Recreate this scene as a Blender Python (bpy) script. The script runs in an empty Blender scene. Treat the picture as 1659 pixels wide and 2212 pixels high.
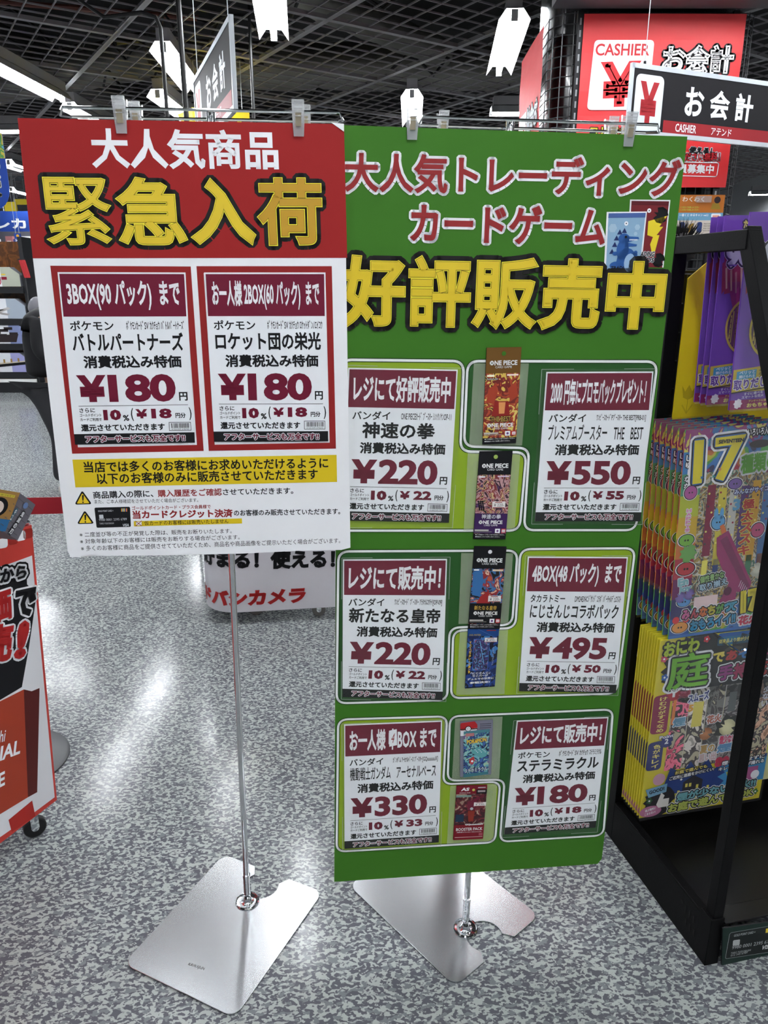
import bpy, bmesh, math, random
import numpy as np
from mathutils import Vector
random.seed(7)
sc = bpy.context.scene
COL = sc.collection
# ------------------------------------------------------------------ camera, light, exposure
F, PITCH, HC = 1600.0, math.radians(16.9), 1.62
cam = bpy.data.cameras.new('camera')
cam.sensor_fit = 'HORIZONTAL'; cam.sensor_width = 36.0; cam.lens = F / 1659.0 * 36.0
cam.clip_start = 0.05; cam.clip_end = 100
co = bpy.data.objects.new('camera', cam); COL.objects.link(co)
co.location = (0, 0, HC); co.rotation_euler = (math.radians(90) - PITCH, 0, 0)
sc.camera = co
sc.view_settings.view_transform = 'Standard'; sc.view_settings.look = 'None'
sc.view_settings.gamma = 1.0; sc.view_settings.use_curve_mapping = False
sc.view_settings.exposure = 2.95
world = bpy.data.worlds.new('world'); sc.world = world; world.use_nodes = True
world.node_tree.nodes['Background'].inputs[0].default_value = (0.55, 0.57, 0.6, 1)
world.node_tree.nodes['Background'].inputs[1].default_value = 0.12
TUBE = 16.0          # strength of every fluorescent tube
CP = np.array([0, 0, HC])

def ray(x, y):
    a, b = (x - 829.5) / F, (1106 - y) / F
    return np.array([a, math.cos(PITCH) + b * math.sin(PITCH), -math.sin(PITCH) + b * math.cos(PITCH)])
def atz(x, y, h=0.0):
    r = ray(x, y); return CP + r * ((h - HC) / r[2])
def aty(x, y, d):
    r = ray(x, y); return CP + r * (d / r[1])
V3 = lambda *a: np.array(a, float)
def nrm(v): return v / np.linalg.norm(v)

# ------------------------------------------------------------------ materials
def lin(c):
    return tuple(((v / 255) / 12.92 if v / 255 <= 0.04045 else ((v / 255 + 0.055) / 1.055) ** 2.4) for v in c)
MATS = {}
def mat(name, rgb=(128, 128, 128), rough=0.5, metal=0.0, spec=0.5, coat=0.0, alpha=1.0, bump=0.0, bscale=200.0, trans=0.0):
    if name in MATS: return MATS[name]
    m = bpy.data.materials.new(name); m.use_nodes = True
    nt = m.node_tree; b = nt.nodes['Principled BSDF']
    b.inputs['Base Color'].default_value = (*lin(rgb), 1)
    b.inputs['Roughness'].default_value = rough; b.inputs['Metallic'].default_value = metal
    b.inputs['Specular IOR Level'].default_value = spec
    b.inputs['Coat Weight'].default_value = coat
    b.inputs['Alpha'].default_value = alpha; b.inputs['Transmission Weight'].default_value = trans
    if bump:
        tc = nt.nodes.new('ShaderNodeTexCoord'); n = nt.nodes.new('ShaderNodeTexNoise'); bm_ = nt.nodes.new('ShaderNodeBump')
        n.inputs['Scale'].default_value = bscale; bm_.inputs['Strength'].default_value = bump; bm_.inputs['Distance'].default_value = 0.002
        nt.links.new(tc.outputs['Object'], n.inputs['Vector']); nt.links.new(n.outputs['Fac'], bm_.inputs['Height'])
        nt.links.new(bm_.outputs['Normal'], b.inputs['Normal'])
    MATS[name] = m; return m
def art(name, cols, scale=60.0, rough=0.3, detail=2.0, dist=1.5, stretch=(1, 1, 1), voro=False, coord='Object'):
    """printed all-over artwork: noise fed through hard colour steps"""
    if name in MATS: return MATS[name]
    m = mat(name, (128, 128, 128), rough)
    nt = m.node_tree; b = nt.nodes['Principled BSDF']
    tc = nt.nodes.new('ShaderNodeTexCoord'); mp = nt.nodes.new('ShaderNodeMapping'); mp.inputs['Scale'].default_value = stretch
    if voro:
        n = nt.nodes.new('ShaderNodeTexVoronoi'); n.inputs['Scale'].default_value = scale; out = n.outputs['Color']
        sp = nt.nodes.new('ShaderNodeSeparateColor'); nt.links.new(out, sp.inputs[0]); out = sp.outputs[0]
    else:
        n = nt.nodes.new('ShaderNodeTexNoise'); n.inputs['Scale'].default_value = scale
        n.inputs['Detail'].default_value = detail; n.inputs['Distortion'].default_value = dist; out = n.outputs['Fac']
    r = nt.nodes.new('ShaderNodeValToRGB'); r.color_ramp.interpolation = 'CONSTANT' if len(cols) > 3 else 'LINEAR'
    lo, hi = (0.0, 1.0) if voro else (0.30, 0.70)
    els = r.color_ramp.elements
    while len(els) < len(cols): els.new(0.5)
    for i, c in enumerate(cols):
        els[i].position = lo + (hi - lo) * i / len(cols); els[i].color = (*lin(c), 1)
    nt.links.new(tc.outputs[coord], mp.inputs[0]); nt.links.new(mp.outputs[0], n.inputs['Vector'])
    nt.links.new(out, r.inputs[0]); nt.links.new(r.outputs[0], b.inputs['Base Color'])
    return m
def ink(c, rough=0.45):
    return mat('ink_%02x%02x%02x' % c, c, rough, spec=0.25)
def emis(name, rgb, s):
    m = mat(name, rgb); b = m.node_tree.nodes['Principled BSDF']
    b.inputs['Emission Color'].default_value = (*lin(rgb), 1); b.inputs['Emission Strength'].default_value = s
    return m
def film(name, tint=(255, 255, 255), milky=0.12, gloss=0.06):
    if name in MATS: return MATS[name]
    m = bpy.data.materials.new(name); m.use_nodes = True; nt = m.node_tree; nt.nodes.clear()
    o = nt.nodes.new('ShaderNodeOutputMaterial'); t = nt.nodes.new('ShaderNodeBsdfTransparent')
    d = nt.nodes.new('ShaderNodeBsdfDiffuse'); g = nt.nodes.new('ShaderNodeBsdfGlossy')
    d.inputs[0].default_value = (*lin(tint), 1); g.inputs['Roughness'].default_value = 0.12
    m1 = nt.nodes.new('ShaderNodeMixShader'); m1.inputs[0].default_value = milky
    m2 = nt.nodes.new('ShaderNodeMixShader'); m2.inputs[0].default_value = gloss
    nt.links.new(t.outputs[0], m1.inputs[1]); nt.links.new(d.outputs[0], m1.inputs[2])
    nt.links.new(m1.outputs[0], m2.inputs[1]); nt.links.new(g.outputs[0], m2.inputs[2]); nt.links.new(m2.outputs[0], o.inputs[0])
    MATS[name] = m; return m

BLACK = mat('black_metal', (24, 25, 28), 0.42)
CHROME = mat('chrome', (225, 228, 230), 0.08, 1.0)
WHITE = ink((242, 243, 246)); INK = ink((18, 18, 22)); MAROON = ink((112, 20, 48)); RED = ink((152, 42, 44))

# ------------------------------------------------------------------ mesh builder
class MB:
    def __init__(s): s.v = []; s.f = []; s.mi = []; s.mats = []; s.n = 0
    def m(s, material):
        if material not in s.mats: s.mats.append(material)
        return s.mats.index(material)
    def add(s, verts, faces, material):
        verts = np.asarray(verts, float).reshape(-1, 3); i = s.m(material); n = s.n
        s.v.append(verts); s.n += len(verts)
        for f in faces: s.f.append([n + int(k) for k in f])
        s.mi += [i] * len(faces)
    def box(s, a, b, material):
        x0, y0, z0 = a; x1, y1, z1 = b
        s.add([(x0, y0, z0), (x1, y0, z0), (x1, y1, z0), (x0, y1, z0), (x0, y0, z1), (x1, y0, z1), (x1, y1, z1), (x0, y1, z1)],
              [(0, 3, 2, 1), (4, 5, 6, 7), (0, 1, 5, 4), (1, 2, 6, 5), (2, 3, 7, 6), (3, 0, 4, 7)], material)
    def obox(s, o, a, b, c, material):
        """box from a corner and three edge vectors"""
        o, a, b, c = map(np.asarray, (o, a, b, c))
        s.add([o, o + a, o + a + b, o + b, o + c, o + a + c, o + a + b + c, o + b + c],
              [(0, 3, 2, 1), (4, 5, 6, 7), (0, 1, 5, 4), (1, 2, 6, 5), (2, 3, 7, 6), (3, 0, 4, 7)], material)
    def tube(s, pts, r, material, k=10, caps=True):
        pts = [np.asarray(p, float) for p in pts]; rs = r if isinstance(r, (list, tuple)) else [r] * len(pts)
        ring = []; prev = None
        for i, p in enumerate(pts):
            d = nrm((pts[min(i + 1, len(pts) - 1)] - pts[max(i - 1, 0)]))
            if prev is None:
                a = np.cross(d, (0, 0, 1)) if abs(d[2]) < 0.9 else np.cross(d, (1, 0, 0))
            else: a = prev - d * (prev @ d)
            a = nrm(a); prev = a; b = np.cross(d, a)
            ring += [p + rs[i] * (math.cos(t) * a + math.sin(t) * b) for t in np.arange(k) * 2 * math.pi / k]
        fs = [(i * k + j, i * k + (j + 1) % k, (i + 1) * k + (j + 1) % k, (i + 1) * k + j) for i in range(len(pts) - 1) for j in range(k)]
        if caps: fs += [tuple(range(k))[::-1], tuple((len(pts) - 1) * k + j for j in range(k))]
        s.add(ring, fs, material)
    def lathe(s, c, prof, material, k=28):
        vs = [(c[0] + r * math.cos(t), c[1] + r * math.sin(t), c[2] + z) for r, z in prof for t in np.arange(k) * 2 * math.pi / k]
        fs = [(i * k + j, i * k + (j + 1) % k, (i + 1) * k + (j + 1) % k, (i + 1) * k + j) for i in range(len(prof) - 1) for j in range(k)]
        fs += [tuple((len(prof) - 1) * k + j for j in range(k))]
        s.add(vs, fs, material)
    def build(s, name, parent=None, smooth=False, bevel=0.0, kind=None, seg=2):
        me = bpy.data.meshes.new(name)
        vs = np.vstack(s.v) if s.v else np.zeros((0, 3))
        if parent is not None: loc = WL[parent.name]
        else: loc = np.array([(vs[:, 0].min() + vs[:, 0].max()) / 2, (vs[:, 1].min() + vs[:, 1].max()) / 2, vs[:, 2].min()])
        me.from_pydata((vs - loc).tolist(), [], s.f)
        for m in s.mats: me.materials.append(m)
        me.polygons.foreach_set('material_index', s.mi)
        if smooth: me.polygons.foreach_set('use_smooth', [True] * len(s.f))
        me.update()
        o = bpy.data.objects.new(name, me); COL.objects.link(o)
        if parent is None: o.location = loc
        else: o.parent = parent
        WL[o.name] = loc
        if bevel:
            bv = o.modifiers.new('bevel', 'BEVEL'); bv.width = bevel; bv.segments = seg; bv.limit_method = 'ANGLE'
        if smooth and not bevel:
            try:
                es = o.modifiers.new('split', 'EDGE_SPLIT'); es.split_angle = math.radians(40)
            except Exception: pass
        if kind: o['kind'] = kind
        return o
WL = {}
def tag(o, label=None, cat=None, group=None, kind=None):
    if label: o['label'] = label
    if cat: o['category'] = cat
    if group: o['group'] = group
    if kind: o['kind'] = kind
    return o
def thing(name, loc, label, cat, group=None, kind=None):
    o = bpy.data.objects.new(name, None); COL.objects.link(o); o.location = tuple(float(x) for x in loc)
    o.empty_display_size = 0.05; WL[o.name] = np.array(o.location)
    return tag(o, label, cat, group, kind)
def dup(o, off, label=None, group=None):
    r = o.copy(); COL.objects.link(r); r.location = Vector(o.location) + Vector(tuple(off))
    if label: r['label'] = label
    if group: r['group'] = group
    for ch in list(o.children):
        c = ch.copy(); COL.objects.link(c); c.parent = r
        for g in list(ch.children):
            d = g.copy(); COL.objects.link(d); d.parent = c
    return r

# ------------------------------------------------------------------ lettering (built-in font turned into flat geometry)
_tc = bpy.data.curves.new('tmp_text', 'FONT'); _to = bpy.data.objects.new('tmp_text', _tc); COL.objects.link(_to)
GC = {}
def glyphs(s, res=3):
    if (s, res) in GC: return GC[(s, res)]
    _tc.body = s; _tc.resolution_u = res
    dg = bpy.context.evaluated_depsgraph_get(); dg.update()
    me = bpy.data.meshes.new_from_object(_to.evaluated_get(dg))
    v = np.array([(p.co.x, p.co.y) for p in me.vertices]); f = [tuple(p.vertices) for p in me.polygons]
    cnt = {}
    for q in f:
        for a, b in zip(q, q[1:] + q[:1]):
            cnt[(a, b)] = cnt.get((a, b), 0) + 1
    e = [(a, b) for (a, b) in cnt if (b, a) not in cnt]
    bpy.data.meshes.remove(me)
    GC[(s, res)] = (v, f, e); return GC[(s, res)]
def stroke(v, e, w, rnd):
    """flat band of half-width w along the edges e"""
    if not e: return np.zeros((0, 2)), []
    E = np.array(e); A = v[E[:, 0]]; B = v[E[:, 1]]; d = B - A; L = np.linalg.norm(d, axis=1); ok = L > 1e-9
    E, A, B, d, L = E[ok], A[ok], B[ok], d[ok], L[ok]; d = d / L[:, None]; n = np.stack([d[:, 1], -d[:, 0]], 1) * w
    q = np.stack([A - n, A + n, B + n, B - n], 1).reshape(-1, 2); fs = [(4 * i, 4 * i + 1, 4 * i + 2, 4 * i + 3) for i in range(len(E))]
    vs = [q]; k = len(q)
    nxt = {}
    for i, (a, b) in enumerate(E): nxt.setdefault(int(a), []).append(i)
    if rnd:
        idx = sorted(set(E.flatten().tolist())); t = np.arange(8) * math.pi / 4 + math.pi / 8
        c = np.stack([np.cos(t), np.sin(t)], 1) * w * 1.03
        din = {int(b): d[i] for i, (a, b) in enumerate(E)}
        for a in idx:
            if a in nxt and a in din and float(din[a] @ d[nxt[a][0]]) > 0.97: continue
            vs.append(v[a] + c); fs.append(tuple(range(k, k + 8))); k += 8
    else:
        for i, (a, b) in enumerate(E):
            for j in nxt.get(int(b), [])[:1]:
                cr = d[i][0] * d[j][1] - d[i][1] * d[j][0]; dt = float(d[i] @ d[j])
                if abs(cr) < 0.03: continue
                sg = 1 if cr > 0 else -1; n1, n2 = n[i] * sg, n[j] * sg; P = v[int(b)]
                if dt > -0.6: pts = [P, P + n1, P + (n1 + n2) / (1 + dt), P + n2]
                else: pts = [P, P + n1, P + n2]
                if sg < 0: pts = pts[::-1]
                vs.append(np.array(pts)); fs.append(tuple(range(k, k + len(pts)))); k += len(pts)
    return np.vstack(vs), fs

class Panel:
    """a flat surface: origin, across (u), down (v), outward (n). Local coordinates in metres."""
    def __init__(s, o, u, v):
        s.o = np.asarray(o, float); s.u = nrm(np.asarray(u, float)); v = np.asarray(v, float)
        s.v = nrm(v - s.u * (s.u @ v)); s.n = nrm(np.cross(s.v, s.u))
        if s.n @ (CP - s.o) < 0: s.n = -s.n
    def px(s, x, y):
        r = ray(x, y); t = ((s.o - CP) @ s.n) / (r @ s.n); q = CP + r * t - s.o
        return np.array([q @ s.u, q @ s.v])
    def w(s, pts, z=0.0):
        pts = np.asarray(pts, float).reshape(-1, 2)
        return s.o + pts[:, :1] * s.u + pts[:, 1:2] * s.v + z * s.n
    def shift(s, z):
        p = Panel(s.o, s.u, s.v); p.n = s.n; p.o = s.o + s.n * z; return p
EPS = 0.00028
class Print:
    """printed matter on a panel; every layer lies a hair above the last"""
    def __init__(s, panel, z0=0.0, f=None, flip=False):
        s.p = panel; s.z0 = z0; s.mb = MB(); s.f = f or (lambda x, y: panel.px(x, y)); s.flip = flip; s.hs = None
        s.cw = (np.cross(panel.u, panel.v) @ panel.n) > 0
    def P(s, pt): return np.asarray(s.f(*pt), float)
    def raw(s, pts, faces, m, lev):
        s.mb.add(s.p.w(pts, s.z0 + lev * EPS), faces, m)
    def poly(s, pts, m, lev=1):
        q = [s.P(p) for p in pts]; s.raw(q, [tuple(range(len(q)))], m, lev)
    def smooth(s, pts, r, n=6):
        """rounded polygon in local metres"""
        q = [s.P(p) for p in pts]; out = []
        for i, p in enumerate(q):
            a, b = q[i - 1], q[(i + 1) % len(q)]; da, db = nrm(a - p), nrm(b - p)
            ang = math.acos(max(-1, min(1, float(da @ db)))); t = min(r / max(math.tan(ang / 2), 1e-3), 0.45 * np.linalg.norm(a - p), 0.45 * np.linalg.norm(b - p))
            A, B = p + da * t, p + db * t
            for k in range(n + 1):
                u = k / n; out.append((1 - u) ** 2 * A + 2 * u * (1 - u) * (p * 0.92 + (A + B) / 2 * 0.08) + u * u * B)
        return out
    def rpoly(s, pts, m, r, lev=1):
        q = s.smooth(pts, r); s.fillpoly(q, m, lev)
    def fillpoly(s, q, m, lev=1):
        bm = bmesh.new(); vs = [bm.verts.new((p[0], p[1], 0)) for p in q]; fc = bm.faces.new(vs)
        r = bmesh.ops.triangulate(bm, faces=[fc]); bm.verts.index_update()
        s.raw([(v.co.x, v.co.y) for v in bm.verts], [tuple(v.index for v in f.verts) for f in bm.faces], m, lev); bm.free()
    def line(s, pts, w, m, lev=1, closed=False, r=0.0):
        q = s.smooth(pts, r) if r else [s.P(p) for p in pts]
        q = np.array(q); e = [(i, i + 1) for i in range(len(q) - 1)] + ([(len(q) - 1, 0)] if closed else [])
        v, f = stroke(q, e, w / 2, True); s.raw(v, f, m, lev)
    def disc(s, c, r, m, lev=1, k=18, ry=None):
        c = s.P(c); s.raw([(c[0] + r * math.cos(t), c[1] + (ry or r) * math.sin(t)) for t in np.arange(k) * 2 * math.pi / k], [tuple(range(k))], m, lev)
    def star(s, c, r, m, lev=1, n=9, inner=0.6, rot=0.0):
        c = s.P(c); q = [(c[0] + (r if i % 2 == 0 else r * inner) * math.cos(rot + i * math.pi / n), c[1] + (r if i % 2 == 0 else r * inner) * math.sin(rot + i * math.pi / n)) for i in range(2 * n)]
        s.fillpoly(q, m, lev)
    def text(s, t, L, R, h, m, lev=1, bold=0.02, outs=(), res=2, slant=0.0, vert=False, hm=False, over=()):
        """lettering whose ink box runs from L to R (mid-height points) with height h (same units as the points)"""
        v, f, e = glyphs(t, res)
        if len(v) == 0: return
        if vert: pass
        Lp, Rp = s.P(L), s.P(R)
        if hm: hh = h
        else:
            a, b = s.P((L[0], L[1] - h / 2)), s.P((L[0], L[1] + h / 2)); hh = np.linalg.norm(b - a)
            a2, b2 = s.P((R[0], R[1] - h / 2)), s.P((R[0], R[1] + h / 2))
            hh = (hh + np.linalg.norm(b2 - a2)) / 2
            d_ = nrm(Rp - Lp); c_ = nrm(b - a); hh *= abs(d_[0] * c_[1] - d_[1] * c_[0])
        x0, x1, y0, y1 = v[:, 0].min(), v[:, 0].max(), v[:, 1].min(), v[:, 1].max()
        ax = Rp - Lp; wl = np.linalg.norm(ax); ax = ax / wl; up = np.array([ax[1], -ax[0]])
        bb = bold if bold > 0 else 0
        sx = wl / (x1 - x0 + 2 * bb); sy = hh / max(y1 - y0 + 2 * bb, 1e-3); xm, ym = x0 - bb, (y0 + y1) / 2
        def T(q):
            X = (q[:, 0] - xm) * sx; Y = (q[:, 1] - ym) * sy
            return Lp + np.outer(X + slant * Y, ax) + np.outer(Y, up)
        tv = T(v)
        for i, (ow, om) in enumerate(outs):
            sv, sf = stroke(tv, e, ow + bb * (sx + sy) / 2, True); s.raw(sv, sf, om, lev + i)
        lv = lev + len(outs)
        for (bo, bm_) in ([(bold, m)] + list(over)):
            s.raw(tv, f, bm_, lv)
            if bo > 0:
                sv, sf = stroke(v, e, bo, False); s.raw(T(sv), sf, bm_, lv + 0.02)
            lv += 1
    def vtext(s, t, top, bot, wd, m, lev=1, bold=0.02, outs=()):
        """vertical column of characters from top to bot (points), width wd in metres"""
        A, B = s.P(top), s.P(bot); n = len(t); keep = s.f
        s.f = lambda x, y: np.array([x, y])
        for i, ch in enumerate(t):
            c = A + (B - A) * (i + 0.5) / n; hh = np.linalg.norm(B - A) / n * 0.86
            if ch in 'ーー~':
                s.line([(c[0], c[1] - hh * 0.4), (c[0], c[1] + hh * 0.4)], wd * 0.15, m, lev + len(outs)); continue
            s.text(ch, (c[0] - wd / 2, c[1]), (c[0] + wd / 2, c[1]), hh, m, lev, bold, outs, hm=True)
        s.f = keep
    def build(s, name, parent): return s.mb.build(name, parent)
def slab(panel, pts, z0, z1, mface, mside, mb=None, z1s=None):
    """flat polygon with thickness standing on the panel"""
    own = mb or MB(); n = len(pts)
    F_, B_ = panel.w(pts, z1), panel.w(pts, z0)
    if len(pts) > 4:
        bm = bmesh.new(); vs = [bm.verts.new((p[0], p[1], 0)) for p in pts]; fc = bm.faces.new(vs); bmesh.ops.triangulate(bm, faces=[fc]); bm.verts.index_update()
        tri = [tuple(v.index for v in f.verts) for f in bm.faces]; bm.free()
    else: tri = [tuple(range(n))]
    own.add(F_, tri, mface); own.add(B_, [t[::-1] for t in tri], mside)
    for i in range(n):
        j = (i + 1) % n; own.add([F_[i], B_[i], B_[j], F_[j]], [(0, 1, 2, 3)], mside)
    return own
def bil(q):
    q = [np.asarray(p, float) for p in q]
    return lambda x, y: (1 - x) * (1 - y) * q[0] + x * (1 - y) * q[1] + x * y * q[2] + (1 - x) * y * q[3]

# =================================================================== the setting
X0, X1, Y0, Y1, ZC, ZR = -9.0, 7.0, -10.0, 18.0, 3.3, 4.3
def floor_mat():
    m = mat('speckled_vinyl', (170, 176, 178), 0.12, spec=0.15); nt = m.node_tree; b = nt.nodes['Principled BSDF']
    tc = nt.nodes.new('ShaderNodeTexCoord')
    mp = nt.nodes.new('ShaderNodeMapping'); mp.inputs['Scale'].default_value = (0.72, 1.1, 1); mp.inputs['Rotation'].default_value = (0, 0, -0.5)
    nt.links.new(tc.outputs['Object'], mp.inputs[0])
    n1 = nt.nodes.new('ShaderNodeTexNoise'); n1.inputs['Scale'].default_value = 105; n1.inputs['Detail'].default_value = 3.0; n1.inputs['Roughness'].default_value = 0.45; n1.inputs['Distortion'].default_value = 0.5
    n2 = nt.nodes.new('ShaderNodeTexNoise'); n2.inputs['Scale'].default_value = 60; n2.inputs['Detail'].default_value = 2
    r1 = nt.nodes.new('ShaderNodeValToRGB'); r1.color_ramp.elements[0].position = 0.485; r1.color_ramp.elements[1].position = 0.515
    r1.color_ramp.elements[0].color = (*lin((90, 92, 98)), 1); r1.color_ramp.elements[1].color = (*lin((162, 167, 164)), 1)
    r2 = nt.nodes.new('ShaderNodeValToRGB'); r2.color_ramp.elements[0].position = 0.40; r2.color_ramp.elements[1].position = 0.43
    mx = nt.nodes.new('ShaderNodeMix'); mx.data_type = 'RGBA'
    mx.inputs[6].default_value = (*lin((116, 120, 123)), 1)
    for n in (n1, n2): nt.links.new(mp.outputs[0], n.inputs['Vector'])
    nt.links.new(n1.outputs['Fac'], r1.inputs[0]); nt.links.new(n2.outputs['Fac'], r2.inputs[0])
    nt.links.new(r2.outputs[0], mx.inputs[0]); nt.links.new(r1.outputs[0], mx.inputs[7]); nt.links.new(mx.outputs[2], b.inputs['Base Color'])
    n3 = nt.nodes.new('ShaderNodeTexNoise'); n3.inputs['Scale'].default_value = 60; n3.inputs['Detail'].default_value = 3
    n4 = nt.nodes.new('ShaderNodeTexNoise'); n4.inputs['Scale'].default_value = 3; nt.links.new(mp.outputs[0], n4.inputs['Vector']); nt.links.new(mp.outputs[0], n3.inputs['Vector'])
    bp = nt.nodes.new('ShaderNodeBump'); bp.inputs['Strength'].default_value = 0.45; bp.inputs['Distance'].default_value = 0.0006
    nt.links.new(n3.outputs['Fac'], bp.inputs['Height']); nt.links.new(bp.outputs[0], b.inputs['Normal'])
    mr = nt.nodes.new('ShaderNodeMapRange'); mr.inputs[3].default_value = 0.10; mr.inputs[4].default_value = 0.20
    nt.links.new(n4.outputs['Fac'], mr.inputs[0]); nt.links.new(mr.outputs[0], b.inputs['Roughness'])
    return m
b = MB(); b.box((X0, Y0, -0.05), (X1, Y1, 0), floor_mat()); tag(b.build('floor'), kind='structure')
WALLM = mat('wall_paint', (190, 192, 196), 0.8)
for nm, a, c in (('wall_left', (X0 - .1, Y0, 0), (X0, Y1, ZR)), ('wall_right', (X1, Y0, 0), (X1 + .1, Y1, ZR)),
                 ('wall_back', (X0, Y1, 0), (X1, Y1 + .1, ZR)), ('wall_front', (X0, Y0 - .1, 0), (X1, Y0, ZR))):
    b = MB(); b.box(a, c, WALLM); tag(b.build(nm), kind='structure')
CEILM = mat('plenum_dark', (34, 33, 33), 0.9)  # plain dark colour for the slab above the open grid
ceil = thing('ceiling', (0, 6, ZC), None, None, kind='structure')
b = MB(); b.box((X0, Y0, ZR), (X1, Y1, ZR + .1), CEILM); b.build('soffit', ceil)
# open grid: main tees and louvre slats, each its own piece
SLATM = mat('grid_grey', (128, 124, 126), 0.55); TEEM = mat('tee_grey', (150, 147, 149), 0.5)
def unit_bar(nm, h, t, m):
    b = MB(); b.box((-.5, -t / 2, 0), (.5, t / 2, h), m)
    if nm == 'main_tee': b.box((-.5, -t * 1.1, 0), (.5, t * 1.1, .003), m)
    me = bpy.data.meshes.new(nm); me.from_pydata(np.vstack(b.v).tolist(), [], b.f); me.materials.append(m); return me
ME_S = unit_bar('louvre_slat', 0.010, 0.007, SLATM); ME_T = unit_bar('main_tee', 0.03, 0.018, TEEM)
A0 = math.radians(33.2); TILE = 1.09; ANCH = atz(708, 44, ZC)[:2]
cnt_s = 0
for fam, ang in ((0, A0), (1, A0 + math.pi / 2)):
    d = np.array([math.cos(ang), math.sin(ang)]); nn = np.array([-d[1], d[0]])
    for k in range(-98, 99):
        tee = (k % 7 == 0); p = ANCH + nn * (TILE / 7 * k)
        ts = []                                            # clip the line to the visible part of the room
        lo, hi = -60.0, 60.0
        for ax, (mn, mx_) in enumerate(((-7.5, 6.0), (2.6, 16.0))):
            if abs(d[ax]) < 1e-6: continue
            t0, t1 = (mn - p[ax]) / d[ax], (mx_ - p[ax]) / d[ax]; lo = max(lo, min(t0, t1)); hi = min(hi, max(t0, t1))
        if hi - lo < 0.4: continue
        c = p + d * (lo + hi) / 2
        o = bpy.data.objects.new('main_tee' if tee else 'louvre_slat', ME_T if tee else ME_S); COL.objects.link(o)
        o.parent = ceil; o.location = (c[0], c[1] - 6, 0.0 if tee else 0.008 + fam * .0); o.rotation_euler = (0, 0, ang); o.scale = (hi - lo, 1, 1)
# ducts and cables above the grid
FOIL = mat('duct_foil', (120, 118, 112), 0.35, 0.6, bump=0.9, bscale=25)
def duct(a, c, r, m=FOIL, nm='duct'):
    b = MB(); n = 14; a, c = np.asarray(a, float), np.asarray(c, float)
    pts = [a + (c - a) * i / n for i in range(n + 1)]
    b.tube(pts, [r * (1 + 0.05 * ((i % 2) * 2 - 1)) for i in range(n + 1)], m, 14); return b.build(nm, ceil, smooth=True)
for a, c, r in (((-5.2, 7.4, 3.85), (-1.2, 4.9, 3.85), .16), ((-6.5, 10.5, 3.8), (-2.2, 8.2, 3.8), .2), ((-2.3, 8.6, 3.8), (3.5, 9.2, 3.9), .22), ((-1.6, 5.8, 3.9), (.6, 8.6, 3.9), .14)):
    duct(a, c, r)
DUCTD = mat('duct_dark', (62, 60, 58), 0.6, bump=0.5, bscale=10)
for a, c, r in (((1.0, 4.0, 4.0), (3.2, 15, 4.0), .24), ((-6.8, 13, 3.95), (5.2, 12.2, 3.95), .25), ((-4.5, 4.5, 4.0), (-3.2, 14, 4.0), .2)):
    duct(a, c, r, DUCTD)
PIPE = mat('pipe_brown', (96, 52, 44), 0.5)
for a, c in (((-.2, 4.5, 3.75), (3.4, 8.5, 3.75)), ((-5, 6, 3.7), (-1.5, 6.9, 3.7))):
    b = MB(); b.tube([a, c], .022, PIPE, 8); b.build('pipe', ceil, smooth=True)
CABLE = mat('black_cable', (14, 14, 15), 0.5)
for i in range(16):
    x, y = random.uniform(-4.6, .8), random.uniform(4.6, 9); pts = []
    for k in range(7): pts.append((x + k * .13, y + random.uniform(-.18, .18), 3.45 + random.uniform(-.04, .2)))
    b = MB(); b.tube(pts, .014, CABLE, 6); b.build('loose_cable', ceil, smooth=True)

# fluorescent fittings
TUBEM = emis('lit_tube', (248, 251, 255), TUBE); REFM = mat('white_enamel', (176, 178, 178), 0.5); HOUS = mat('fitting_grey', (150, 148, 150), 0.5)
def fitting(c, rz, L=1.24, label=None, group='fluorescent fittings hung on the black ceiling grid'):
    t = thing('ceiling_light', (c[0], c[1], 3.16), label, 'ceiling light', group)
    b = MB(); hw = .095
    prof = [(-hw, -.005), (-.05, .055), (.05, .055), (hw, -.005)]
    vs = [(p[0], s * L / 2, p[1]) for s in (-1, 1) for p in prof] + [(p[0], s * L / 2, p[1] + .004) for s in (-1, 1) for p in prof]
    b.add(np.array(vs) + [c[0], c[1], 3.16], [(0, 1, 5, 4), (1, 2, 6, 5), (2, 3, 7, 6), (8, 12, 13, 9), (9, 13, 14, 10), (10, 14, 15, 11), (0, 4, 12, 8), (3, 11, 15, 7)], REFM)
    b.build('reflector', t)
    b = MB(); b.box((c[0] - .045, c[1] - L / 2 + .02, 3.226), (c[0] + .045, c[1] + L / 2 - .02, 3.30), HOUS); b.build('housing', t)
    b = MB(); b.tube([(c[0], c[1] - L / 2 + .01, 3.176), (c[0], c[1] + L / 2 - .01, 3.176)], .02, TUBEM, 12); b.build('tube', t, smooth=True)
    for s in (-1, 1):
        b = MB(); b.box((c[0] - .02, c[1] + s * (L / 2 - .006) - .008, 3.15), (c[0] + .02, c[1] + s * (L / 2 - .006) + .008, 3.21), REFM); b.build('lamp_holder', t)
    t.rotation_euler = (0, 0, rz); return t
zt = 3.17
def fit_px(far, rz, label, near=False, L=1.24):
    p = atz(*far, zt); d = np.array([-math.sin(rz), math.cos(rz)]) * (L / 2) * (1 if near else -1)
    return fitting((p[0] + d[0], p[1] + d[1]), rz, L, label)
fit_px((136, 216), math.radians(-3), 'lit fluorescent tube fitting at the far left edge, pointing down to the red board')
fit_px((352, 105), math.radians(3), 'lit fluorescent tube fitting right of the first hanging cable, left of the edge-on sign', True)
fit_px((340, 205), math.radians(-2), 'small lit tube fitting just above the yellow sign', True)
fit_px((150, 232), math.radians(-2), 'small lit tube fitting behind the left end of the rod on the red board', True)
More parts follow.
